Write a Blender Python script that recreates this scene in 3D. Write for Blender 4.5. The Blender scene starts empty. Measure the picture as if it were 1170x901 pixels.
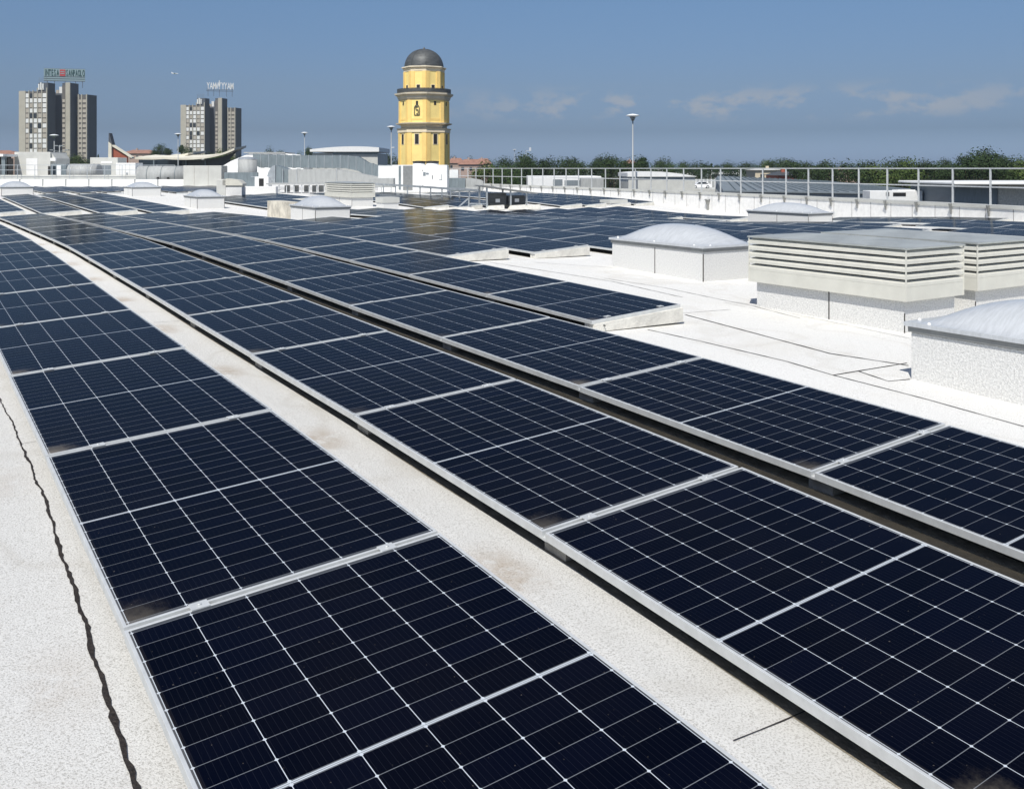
import bpy, bmesh, math, random
from mathutils import Vector, Matrix
PI = math.pi
rad = math.radians
random.seed(7)
sc = bpy.context.scene

# ------------------------------------------------------------------ camera, sky, sun, exposure
H_CAM = 1.57797
YAW, PITCH, ROLL = 0.57170, 0.0, 0.0
fw = Vector((math.sin(YAW)*math.cos(PITCH), math.cos(YAW)*math.cos(PITCH), -math.sin(PITCH)))
r0 = Vector((math.cos(YAW), -math.sin(YAW), 0)); u0 = r0.cross(fw)
rt = r0*math.cos(ROLL)+u0*math.sin(ROLL); up = -r0*math.sin(ROLL)+u0*math.cos(ROLL)
cd = bpy.data.cameras.new('camera'); cam = bpy.data.objects.new('camera', cd)
sc.collection.objects.link(cam)
M = Matrix((rt, up, -fw)).transposed().to_4x4(); M.translation = Vector((0, 0, H_CAM))
cam.matrix_world = M
cd.sensor_width = 36; cd.lens = 36*1079.57/1170; cd.shift_y = -258.11/1170; cd.clip_start = .05; cd.clip_end = 40000
sc.camera = cam

SUN_EL, SUN_TRAVEL = rad(53), rad(50)          # light travels towards azimuth 50 deg (from +Y to +X)
world = bpy.data.worlds.new('World'); sc.world = world; world.use_nodes = True
wt = world.node_tree; wn, wl = wt.nodes, wt.links; wn.clear()
def wnode(t, **kw):
    n = wn.new(t)
    for k, v in kw.items(): setattr(n, k, v)
    return n
out = wnode('ShaderNodeOutputWorld'); bg = wnode('ShaderNodeBackground')
sky = wnode('ShaderNodeTexSky', sky_type='NISHITA', sun_disc=False, sun_elevation=SUN_EL,
            sun_rotation=SUN_TRAVEL+PI, air_density=1.0, dust_density=1.0, ozone_density=2.0)
tc = wnode('ShaderNodeTexCoord'); sx = wnode('ShaderNodeSeparateXYZ')
wl.new(tc.outputs['Generated'], sx.inputs[0])
ramp = wnode('ShaderNodeValToRGB'); cr = ramp.color_ramp
SKY_STOPS = [(0.0, (.76, 1.02, 1.75)), (.016, (.65, .887, 1.54)), (.039, (.445, .59, .97)), (.085, (.56, .65, .88)), (.17, (.68, .81, .99)), (.5, (.95, 1.0, 1.1))]
while len(cr.elements) < len(SKY_STOPS): cr.elements.new(.5)
for e, (p, c) in zip(cr.elements, SKY_STOPS): e.position = p; e.color = (*c, 1)
wl.new(sx.outputs['Z'], ramp.inputs[0])
mul = wnode('ShaderNodeMixRGB', blend_type='MULTIPLY'); mul.inputs[0].default_value = 1
wl.new(sky.outputs[0], mul.inputs[1]); wl.new(ramp.outputs[0], mul.inputs[2])
# low cloud bank: noise in direction space, limited to a band above the horizon
mp = wnode('ShaderNodeMapping'); mp.inputs['Scale'].default_value = (6.0, 6.0, 12)
wl.new(tc.outputs['Generated'], mp.inputs[0])
nz = wnode('ShaderNodeTexNoise'); nz.inputs['Scale'].default_value = 3.4; nz.inputs['Detail'].default_value = 8; nz.inputs['Roughness'].default_value = .62
wl.new(mp.outputs[0], nz.inputs['Vector'])
cr2 = wnode('ShaderNodeValToRGB'); cr2.color_ramp.elements[0].position = .485; cr2.color_ramp.elements[1].position = .60
wl.new(nz.outputs['Fac'], cr2.inputs[0])
band = wnode('ShaderNodeValToRGB'); be = band.color_ramp
for _ in range(2): be.elements.new(.5)
for e, (p, v) in zip(be.elements, [(.046, 0), (.058, 1), (.072, .95), (.088, 0)]): e.position = p; e.color = (v, v, v, 1)
wl.new(sx.outputs['Z'], band.inputs[0])
# clouds lie mainly towards the right-hand part of the view (azimuth)
az = wnode('ShaderNodeVectorMath', operation='DOT_PRODUCT'); az.inputs[1].default_value = (math.sin(YAW+.24), math.cos(YAW+.24), 0)
wl.new(tc.outputs['Generated'], az.inputs[0])
azr = wnode('ShaderNodeMapRange'); azr.inputs[1].default_value = .94; azr.inputs[2].default_value = .985
wl.new(az.outputs['Value'], azr.inputs[0])
m1 = wnode('ShaderNodeMath', operation='MULTIPLY'); m2 = wnode('ShaderNodeMath', operation='MULTIPLY'); m3 = wnode('ShaderNodeMath', operation='MULTIPLY')
wl.new(cr2.outputs[0], m1.inputs[0]); wl.new(band.outputs[0], m1.inputs[1])
wl.new(m1.outputs[0], m2.inputs[0]); wl.new(azr.outputs[0], m2.inputs[1])
wl.new(m2.outputs[0], m3.inputs[0]); m3.inputs[1].default_value = .68
cm = wnode('ShaderNodeMixRGB'); cm.inputs[2].default_value = (4.6, 4.9, 5.4, 1)
wl.new(m3.outputs[0], cm.inputs[0]); wl.new(mul.outputs[0], cm.inputs[1])
wl.new(cm.outputs[0], bg.inputs[0]); bg.inputs[1].default_value = .085
wl.new(bg.outputs[0], out.inputs[0])

sd = bpy.data.lights.new('sun', 'SUN'); so = bpy.data.objects.new('sun', sd); sc.collection.objects.link(so)
sd.energy = 4.7; sd.angle = rad(.53); sd.color = (1, .965, .90)
trav = Vector((math.sin(SUN_TRAVEL)*math.cos(SUN_EL), math.cos(SUN_TRAVEL)*math.cos(SUN_EL), -math.sin(SUN_EL)))
so.rotation_euler = trav.to_track_quat('-Z', 'Y').to_euler()
vs = sc.view_settings; vs.view_transform = 'Standard'; vs.look = 'None'; vs.gamma = 1; vs.exposure = 0.0; vs.use_curve_mapping = False

# ------------------------------------------------------------------ helpers
def sm(a, b, x):
    t = min(1, max(0, (x-a)/(b-a))); return t*t*(3-2*t)
def interp(x, xs, ys):
    if x <= xs[0]: return ys[0]
    for i in range(len(xs)-1):
        if x <= xs[i+1]: return ys[i]+(ys[i+1]-ys[i])*(x-xs[i])/(xs[i+1]-xs[i])
    return ys[-1]
KY = [-30,0.0, 2.731, 5.462, 8.194, 10.925, 13.656, 16.387, 19.118, 21.85, 24.581, 27.312,31.8,47,60,300]
KZ = [-0.12,-0.12,0.005,0.079,0.122,0.181,0.225,0.263,0.252,0.231,0.203,0.175,.11,.28,.32,.32]
KZR = [-0.12,-0.12,0.005,0.079,0.122,0.181,0.225,0.263,0.252,0.231,0.203,0.175,.16,.2,.25,.25]
def ground(X, Y):
    l = interp(Y, KY, KZ); r = interp(Y, KY, KZR); t = sm(14, 24, X)
    return l*(1-t)+r*t-.016*min(10, max(0, X))-.45*math.exp(-((Y-26)/6.5)**2/2)*sm(12, 21, X)
PARA = [(-12, 20.4), (8, 25.0), (15.2, 26.85), (26, 29.8), (37, 31.8), (61, 34.9), (78, 36.9)]   # (Y, X) line of the parapet
def parx(Y): return interp(Y, [p[0] for p in PARA], [p[1] for p in PARA])

class MB:
    def __init__(s): s.v = []; s.f = []; s.mi = []; s.sm = []
    def quad(s, pts, mi=0, smooth=False):
        n = len(s.v); s.v += [tuple(p) for p in pts]; s.f.append(tuple(range(n, n+len(pts)))); s.mi.append(mi); s.sm.append(smooth); return s
    def hexa(s, b, t, mi=0):
        """b, t: four bottom / top points, counter-clockwise seen from above"""
        n = len(s.v); s.v += [tuple(p) for p in b]+[tuple(p) for p in t]
        for f in ((3,2,1,0),(4,5,6,7),(0,1,5,4),(1,2,6,5),(2,3,7,6),(3,0,4,7)):
            s.f.append(tuple(n+i for i in f)); s.mi.append(mi); s.sm.append(False)
        return s
    def box(s, x0, x1, y0, y1, z0, z1, mi=0):
        return s.hexa([(x0,y0,z0),(x1,y0,z0),(x1,y1,z0),(x0,y1,z0)], [(x0,y0,z1),(x1,y0,z1),(x1,y1,z1),(x0,y1,z1)], mi)
    def bbox(s, x0, x1, y0, y1, z0, z1, b=.004, mi=0):
        """box with chamfered top edges"""
        s.box(x0, x1, y0, y1, z0, z1-b, mi)
        return s.hexa([(x0,y0,z1-b),(x1,y0,z1-b),(x1,y1,z1-b),(x0,y1,z1-b)], [(x0+b,y0+b,z1),(x1-b,y0+b,z1),(x1-b,y1-b,z1),(x0+b,y1-b,z1)], mi)
    def bar(s, a, b, w, h=None, mi=0, upv=(0,0,1)):
        a = Vector(a); b = Vector(b); d = (b-a).normalized(); h = h or w; u = Vector(upv)
        if abs(d.dot(u)) > .98: u = Vector((1,0,0))
        r = d.cross(u).normalized()*w/2; q = r.cross(d).normalized()*h/2
        return s.hexa([a-r-q, a+r-q, b+r-q, b-r-q], [a-r+q, a+r+q, b+r+q, b-r+q], mi)
    def tube(s, a, b, ra, rb=None, n=10, mi=0, cap=True):
        a = Vector(a); b = Vector(b); d = (b-a).normalized(); rb = ra if rb is None else rb
        u = Vector((0,0,1)) if abs(d.z) < .9 else Vector((1,0,0)); r = d.cross(u).normalized(); q = d.cross(r)
        n0 = len(s.v)
        for p, rr in ((a, ra), (b, rb)):
            for i in range(n):
                t = 2*PI*i/n; s.v.append(tuple(p+(r*math.cos(t)+q*math.sin(t))*rr))
        for i in range(n):
            j = (i+1) % n; s.f.append((n0+j, n0+i, n0+n+i, n0+n+j)); s.mi.append(mi); s.sm.append(True)
        if cap:
            s.f.append(tuple(n0+i for i in range(n))); s.f.append(tuple(n0+n+i for i in reversed(range(n)))); s.mi += [mi, mi]; s.sm += [False, False]
        return s
    def lathe(s, c, prof, n=24, mi=0, ang0=0, smooth=True):
        """prof: list of (r, z); closed with caps when r == 0"""
        c = Vector(c); n0 = len(s.v)
        for r, z in prof:
            for i in range(n):
                t = ang0+2*PI*i/n; s.v.append((c.x+r*math.cos(t), c.y+r*math.sin(t), c.z+z))
        for k in range(len(prof)-1):
            for i in range(n):
                j = (i+1) % n; a = n0+k*n
                s.f.append((a+i, a+j, a+n+j, a+n+i)); s.mi.append(mi); s.sm.append(smooth)
        return s
    def prism(s, poly, z0, z1, mi=0):
        n0 = len(s.v); n = len(poly); s.v += [(p[0], p[1], z0) for p in poly]+[(p[0], p[1], z1) for p in poly]
        s.f.append(tuple(reversed(range(n0, n0+n)))); s.f.append(tuple(range(n0+n, n0+2*n))); s.mi += [mi]*2; s.sm += [False]*2
        for i in range(n):
            j = (i+1) % n; s.f.append((n0+i, n0+j, n0+n+j, n0+n+i)); s.mi.append(mi); s.sm.append(False)
        return s
    def yprism(s, poly, y0, y1, mi=0):
        """poly in (x, z), extruded along y"""
        n0 = len(s.v); n = len(poly); s.v += [(p[0], y0, p[1]) for p in poly]+[(p[0], y1, p[1]) for p in poly]
        s.f.append(tuple(range(n0, n0+n))); s.f.append(tuple(reversed(range(n0+n, n0+2*n)))); s.mi += [mi]*2; s.sm += [False]*2
        for i in range(n):
            j = (i+1) % n; s.f.append((n0+i, n0+n+i, n0+n+j, n0+j)); s.mi.append(mi); s.sm.append(False)
        return s
    def mesh(s, name, mats):
        me = bpy.data.meshes.new(name); me.from_pydata(s.v, [], s.f)
        for m in (mats if isinstance(mats, (list, tuple)) else [mats]): me.materials.append(m)
        me.polygons.foreach_set('material_index', s.mi); me.polygons.foreach_set('use_smooth', s.sm); me.update(); return me
    def build(s, name, mats, parent=None, loc=None, rz=None):
        o = bpy.data.objects.new(name, s.mesh(name, mats)); sc.collection.objects.link(o)
        if parent: o.parent = parent
        if loc is not None: o.location = loc
        if rz is not None: o.rotation_euler[2] = rz
        return o
def tag(o, label=None, cat=None, group=None, kind=None):
    if label: o['label'] = label
    if cat: o['category'] = cat
    if group: o['group'] = group
    if kind: o['kind'] = kind
    return o
def thing(name, label, cat, loc=(0,0,0), rz=0, group=None):
    o = bpy.data.objects.new(name, None); sc.collection.objects.link(o); o.empty_display_size = .1
    o.location = loc; o.rotation_euler = (0, 0, rz)
    if abs(rz+YAW) < .3: o.scale.x = .977        # things surveyed facing the camera
    return tag(o, label, cat, group)
def children(o): return [c for c in bpy.data.objects if c.parent == o]
def copy_tree(root, mat=None, label=None, group=None, kids=None):
    r = root.copy(); sc.collection.objects.link(r)
    if mat is not None: r.matrix_world = mat
    if label: r['label'] = label
    if group: r['group'] = group
    for ch in (kids if kids is not None else children(root)):
        c = ch.copy(); sc.collection.objects.link(c); c.parent = r
        for g in children(ch):
            d = g.copy(); sc.collection.objects.link(d); d.parent = c
    return r

# ------------------------------------------------------------------ materials
def mat(name, col, rough=.6, metal=0, noise=0, nscale=5, bump=0, bscale=40, spec=.5, ncol=None, streak=None, coord='Object', emit=None, trans=0):
    m = bpy.data.materials.new(name); m.use_nodes = True; nt = m.node_tree; b = nt.nodes['Principled BSDF']
    b.inputs['Base Color'].default_value = (*col, 1); b.inputs['Roughness'].default_value = rough; b.inputs['Metallic'].default_value = metal
    b.inputs['Specular IOR Level'].default_value = spec
    if trans: b.inputs['Transmission Weight'].default_value = trans
    t = nt.nodes.new('ShaderNodeTexCoord'); vec = t.outputs[coord]
    if streak:
        mpn = nt.nodes.new('ShaderNodeMapping'); mpn.inputs['Scale'].default_value = streak; nt.links.new(vec, mpn.inputs[0]); vec = mpn.outputs[0]
    if noise or ncol:
        n = nt.nodes.new('ShaderNodeTexNoise'); n.inputs['Scale'].default_value = nscale; n.inputs['Detail'].default_value = 6; n.inputs['Roughness'].default_value = .65
        nt.links.new(vec, n.inputs['Vector'])
        r = nt.nodes.new('ShaderNodeValToRGB'); r.color_ramp.elements[0].position = .32; r.color_ramp.elements[1].position = .62
        c0 = ncol if ncol else tuple(c*(1-noise) for c in col)
        r.color_ramp.elements[0].color = (*c0, 1); r.color_ramp.elements[1].color = (*(tuple(min(1, c*(1+noise*.5)) for c in col)), 1)
        nt.links.new(n.outputs['Fac'], r.inputs[0]); nt.links.new(r.outputs[0], b.inputs['Base Color'])
    if bump:
        n2 = nt.nodes.new('ShaderNodeTexNoise'); n2.inputs['Scale'].default_value = bscale; n2.inputs['Detail'].default_value = 4
        nt.links.new(t.outputs[coord], n2.inputs['Vector'])
        bp = nt.nodes.new('ShaderNodeBump'); bp.inputs['Strength'].default_value = bump; bp.inputs['Distance'].default_value = .02
        nt.links.new(n2.outputs['Fac'], bp.inputs['Height']); nt.links.new(bp.outputs[0], b.inputs['Normal'])
    return m

class NT:
    """tiny node-math helper"""
    def __init__(s, nt): s.nt = nt
    def m(s, op, a, b=None, c=None, clamp=False):
        n = s.nt.nodes.new('ShaderNodeMath'); n.operation = op; n.use_clamp = clamp
        for i, v in enumerate((a, b, c)):
            if v is None: continue
            if isinstance(v, (int, float)): n.inputs[i].default_value = v
            else: s.nt.links.new(v, n.inputs[i])
        return n.outputs[0]
    def mix(s, f, a, b):
        n = s.nt.nodes.new('ShaderNodeMixRGB')
        for i, v in enumerate((f, a, b)):
            if isinstance(v, (int, float)): n.inputs[i].default_value = v
            elif isinstance(v, tuple): n.inputs[i].default_value = (*v, 1)
            else: s.nt.links.new(v, n.inputs[i])
        return n.outputs[0]
    def noise(s, vec, scale, detail=4, rough=.6):
        n = s.nt.nodes.new('ShaderNodeTexNoise'); n.inputs['Scale'].default_value = scale; n.inputs['Detail'].default_value = detail; n.inputs['Roughness'].default_value = rough
        if vec is not None: s.nt.links.new(vec, n.inputs['Vector'])
        return n.outputs['Fac']
    def ss(s, a, b, x):
        n = s.nt.nodes.new('ShaderNodeMapRange'); n.interpolation_type = 'SMOOTHSTEP'
        n.inputs[1].default_value = a; n.inputs[2].default_value = b; s.nt.links.new(x, n.inputs[0]); return n.outputs[0]

PW, PL, PITCH_Y = 1.134, 1.919, 1.9413
def panel_glass():
    m = bpy.data.materials.new('solar_cells'); m.use_nodes = True; nt = m.node_tree; b = nt.nodes['Principled BSDF']; k = NT(nt)
    t = nt.nodes.new('ShaderNodeTexCoord'); s = nt.nodes.new('ShaderNodeSeparateXYZ'); nt.links.new(t.outputs['Object'], s.inputs[0])
    x, y = s.outputs['X'], s.outputs['Y']
    u = k.m('DIVIDE', k.m('SUBTRACT', x, .018), .183)
    fu = k.m('FRACT', u); du = k.m('MULTIPLY', k.m('MINIMUM', fu, k.m('SUBTRACT', 1, fu)), .183)
    hi = k.m('GREATER_THAN', y, PL/2)
    yy = k.m('SUBTRACT', y, k.m('ADD', .0275, k.m('MULTIPLY', hi, .940)))
    v = k.m('DIVIDE', yy, .0924); fv = k.m('FRACT', v); dv = k.m('MULTIPLY', k.m('MINIMUM', fv, k.m('SUBTRACT', 1, fv)), .0924)
    col_l = k.m('LESS_THAN', du, .0011); row_l = k.m('LESS_THAN', dv, .0011)
    dia = k.m('LESS_THAN', k.m('ADD', du, dv), .0062)
    mid = k.m('LESS_THAN', k.m('ABSOLUTE', k.m('SUBTRACT', y, PL/2)), .0055)
    midrow = k.m('LESS_THAN', k.m('ABSOLUTE', k.m('SUBTRACT', y, PL/2)), .0018)
    midw = k.m('SUBTRACT', mid, k.m('MULTIPLY', midrow, .55))
    ex = k.m('LESS_THAN', k.m('MINIMUM', k.m('SUBTRACT', x, .018), k.m('SUBTRACT', 1.116, x)), 0)
    ey = k.m('LESS_THAN', k.m('MINIMUM', k.m('SUBTRACT', y, .0275), k.m('SUBTRACT', 1.8915, y)), 0)
    white = k.m('MAXIMUM', k.m('MAXIMUM', col_l, midw), k.m('MAXIMUM', k.m('MULTIPLY', k.m('MAXIMUM', ex, ey), .12), dia))
    white = k.m('MAXIMUM', white, k.m('MULTIPLY', row_l, .30))
    bu = k.m('FRACT', k.m('MULTIPLY', u, 10)); bus = k.m('MULTIPLY', k.m('LESS_THAN', k.m('ABSOLUTE', k.m('SUBTRACT', bu, .5)), .035), .022)
    # cell to cell tone differences
    ci = nt.nodes.new('ShaderNodeCombineXYZ'); nt.links.new(k.m('FLOOR', u), ci.inputs[0]); nt.links.new(k.m('FLOOR', k.m('ADD', v, k.m('MULTIPLY', hi, 20))), ci.inputs[1])
    oi = nt.nodes.new('ShaderNodeObjectInfo'); nt.links.new(oi.outputs['Random'], ci.inputs[2])
    wnn = nt.nodes.new('ShaderNodeTexWhiteNoise'); wnn.noise_dimensions = '3D'; nt.links.new(ci.outputs[0], wnn.inputs[0])
    cell = k.mix(wnn.outputs['Value'], (.0006, .0011, .0045), (.0011, .0019, .0075))
    cell = k.mix(bus, cell, (.30, .33, .40))
    c = k.mix(white, cell, (.52, .56, .60))
    # dust: light film everywhere, heavier at the low edge and the near low corner
    geo = nt.nodes.new('ShaderNodeNewGeometry'); nzz = k.noise(geo.outputs['Position'], 1.3, 5); nf = k.noise(geo.outputs['Position'], 22, 5, .7)
    cx = k.m('SUBTRACT', 1, k.ss(0.01, .17, k.m('ADD', x, k.m('MULTIPLY', k.m('ADD', nf, -.5), .16)))); cy = k.m('SUBTRACT', 1, k.ss(0.01, .19, k.m('ADD', y, k.m('MULTIPLY', k.m('ADD', nf, -.5), .16))))
    corner = k.m('MULTIPLY', k.m('MULTIPLY', cx, cy), k.m('MULTIPLY_ADD', oi.outputs['Random'], 1.0, .15))
    edge = k.m('MULTIPLY', k.m('SUBTRACT', 1, k.ss(0.008, .032, x)), .16)
    film = k.m('MULTIPLY', k.ss(.35, .75, nzz), .006)
    specks = k.m('MULTIPLY', k.m('GREATER_THAN', k.noise(geo.outputs['Position'], 95, 1), .79), .22)
    d = k.m('MAXIMUM', k.m('MAXIMUM', k.m('MULTIPLY', corner, k.m('ADD', k.m('MULTIPLY_ADD', oi.outputs['Random'], .06, .09), k.m('MULTIPLY', nf, .55))), k.m('MULTIPLY', edge, nf)), k.m('ADD', film, specks), clamp=True)
    c = k.mix(d, c, (.34, .30, .24))
    # anti-reflective textured glass: a diffuse body under a weakened Fresnel mirror
    nt.nodes.remove(b); mo = nt.nodes['Material Output']
    df = nt.nodes.new('ShaderNodeBsdfDiffuse'); gl = nt.nodes.new('ShaderNodeBsdfGlossy'); mx = nt.nodes.new('ShaderNodeMixShader'); fn = nt.nodes.new('ShaderNodeFresnel'); fn.inputs['IOR'].default_value = 1.24
    gl.inputs['Color'].default_value = (.62, .66, .68, 1); nt.links.new(c, df.inputs['Color']); nt.links.new(k.m('MULTIPLY', fn.outputs[0], .74), mx.inputs[0]); nt.links.new(df.outputs[0], mx.inputs[1]); nt.links.new(gl.outputs[0], mx.inputs[2]); nt.links.new(mx.outputs[0], mo.inputs['Surface'])
    nt.links.new(k.m('ADD', k.m('MULTIPLY_ADD', oi.outputs['Random'], .06, .09), k.m('ADD', k.m('MULTIPLY', d, .5), k.m('MULTIPLY', nzz, .07))), gl.inputs['Roughness'])
    bp = nt.nodes.new('ShaderNodeBump'); bp.inputs['Strength'].default_value = .035; bp.inputs['Distance'].default_value = .01
    nt.links.new(k.noise(geo.outputs['Position'], 2.2, 2), bp.inputs['Height']); nt.links.new(bp.outputs[0], gl.inputs['Normal'])
    return m

def membrane():
    """white granulated bitumen felt with brown stains beside the ballast blocks"""
    m = bpy.data.materials.new('white_roof_felt'); m.use_nodes = True; nt = m.node_tree; b = nt.nodes['Principled BSDF']; k = NT(nt)
    t = nt.nodes.new('ShaderNodeTexCoord'); vec = t.outputs['Object']; s = nt.nodes.new('ShaderNodeSeparateXYZ'); nt.links.new(vec, s.inputs[0])
    gr = k.noise(vec, 150, 2, .8); blot = k.noise(vec, 1.1, 6, .65); fine = k.noise(vec, 9, 5, .7)
    c = k.mix(k.ss(.30, .55, gr), (.44, .43, .40), (.82, .815, .785))
    c = k.mix(k.m('MULTIPLY', k.ss(.45, .75, blot), .28), c, (.62, .58, .50))
    x, y = s.outputs['X'], s.outputs['Y']
    sheet = nt.nodes.new('ShaderNodeTexWhiteNoise'); sheet.noise_dimensions = '1D'; nt.links.new(k.m('FLOOR', k.m('ADD', x, k.m('MULTIPLY', k.m('ADD', fine, -.5), .03))), sheet.inputs['W'])
    c = k.mix(k.m('MULTIPLY', sheet.outputs['Value'], .16), c, (.50, .485, .44))
    big = k.noise(vec, .45, 3, .5); ringd = k.m('ABSOLUTE', k.m('SUBTRACT', big, .5)); c = k.mix(k.m('MULTIPLY', k.m('SUBTRACT', 1, k.ss(.0, .022, ringd)), k.m('MULTIPLY', fine, .30)), c, (.42, .38, .31))
    wob = k.m('MULTIPLY', k.m('ADD', fine, -.5), .25)
    fy = k.m('FRACT', k.m('ADD', k.m('DIVIDE', k.m('ADD', k.m('SUBTRACT', y, 3.18), wob), PITCH_Y), .5))
    dy = k.m('MULTIPLY', k.m('ABSOLUTE', k.m('SUBTRACT', fy, .5)), PITCH_Y)
    fx = k.m('FRACT', k.m('ADD', k.m('DIVIDE', k.m('ADD', k.m('SUBTRACT', x, 2.02), wob), 1.605), .5))
    dx = k.m('MULTIPLY', k.m('ABSOLUTE', k.m('SUBTRACT', fx, .5)), 1.605)
    st = k.m('MULTIPLY', k.m('SUBTRACT', 1, k.ss(.02, .34, dy)), k.m('SUBTRACT', 1, k.ss(.02, .16, dx)))
    st = k.m('MULTIPLY', k.m('MULTIPLY', st, k.ss(.25, .62, fine)), .5)
    near = k.m('ADD', k.m('MULTIPLY', k.m('LESS_THAN', x, 2.5), k.m('GREATER_THAN', x, 1.2)), k.m('MULTIPLY', k.m('LESS_THAN', x, 1.2), .35))
    c = k.mix(k.m('MULTIPLY', st, near), c, (.36, .25, .14))
    # older, greyer felt around the first two rows
    older = k.m('MULTIPLY', k.m('SUBTRACT', 1, k.ss(2.2, 4.5, x)), k.m('SUBTRACT', 1, k.ss(5, 16, y)))
    dk = nt.nodes.new('ShaderNodeMixRGB'); dk.blend_type = 'MULTIPLY'; nt.links.new(older, dk.inputs[0]); nt.links.new(c, dk.inputs[1]); dk.inputs[2].default_value = (.80, .80, .80, 1); c = dk.outputs[0]
    nt.links.new(c, b.inputs['Base Color']); b.inputs['Roughness'].default_value = .9; b.inputs['Specular IOR Level'].default_value = .2
    bp = nt.nodes.new('ShaderNodeBump'); bp.inputs['Strength'].default_value = .55; bp.inputs['Distance'].default_value = .006
    nt.links.new(k.m('ADD', gr, k.m('MULTIPLY', fine, .5)), bp.inputs['Height']); nt.links.new(bp.outputs[0], b.inputs['Normal'])
    return m

def leafmat(name, c0, c1):
    m = bpy.data.materials.new(name); m.use_nodes = True; nt = m.node_tree; b = nt.nodes['Principled BSDF']; k = NT(nt)
    g = nt.nodes.new('ShaderNodeNewGeometry'); oi = nt.nodes.new('ShaderNodeObjectInfo')
    f = k.m('MULTIPLY_ADD', g.outputs['Random Per Island'], .6, k.m('MULTIPLY', oi.outputs['Random'], .4))
    nt.links.new(k.mix(f, c0, c1), b.inputs['Base Color']); b.inputs['Roughness'].default_value = .75; b.inputs['Specular IOR Level'].default_value = .2
    return m

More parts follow.
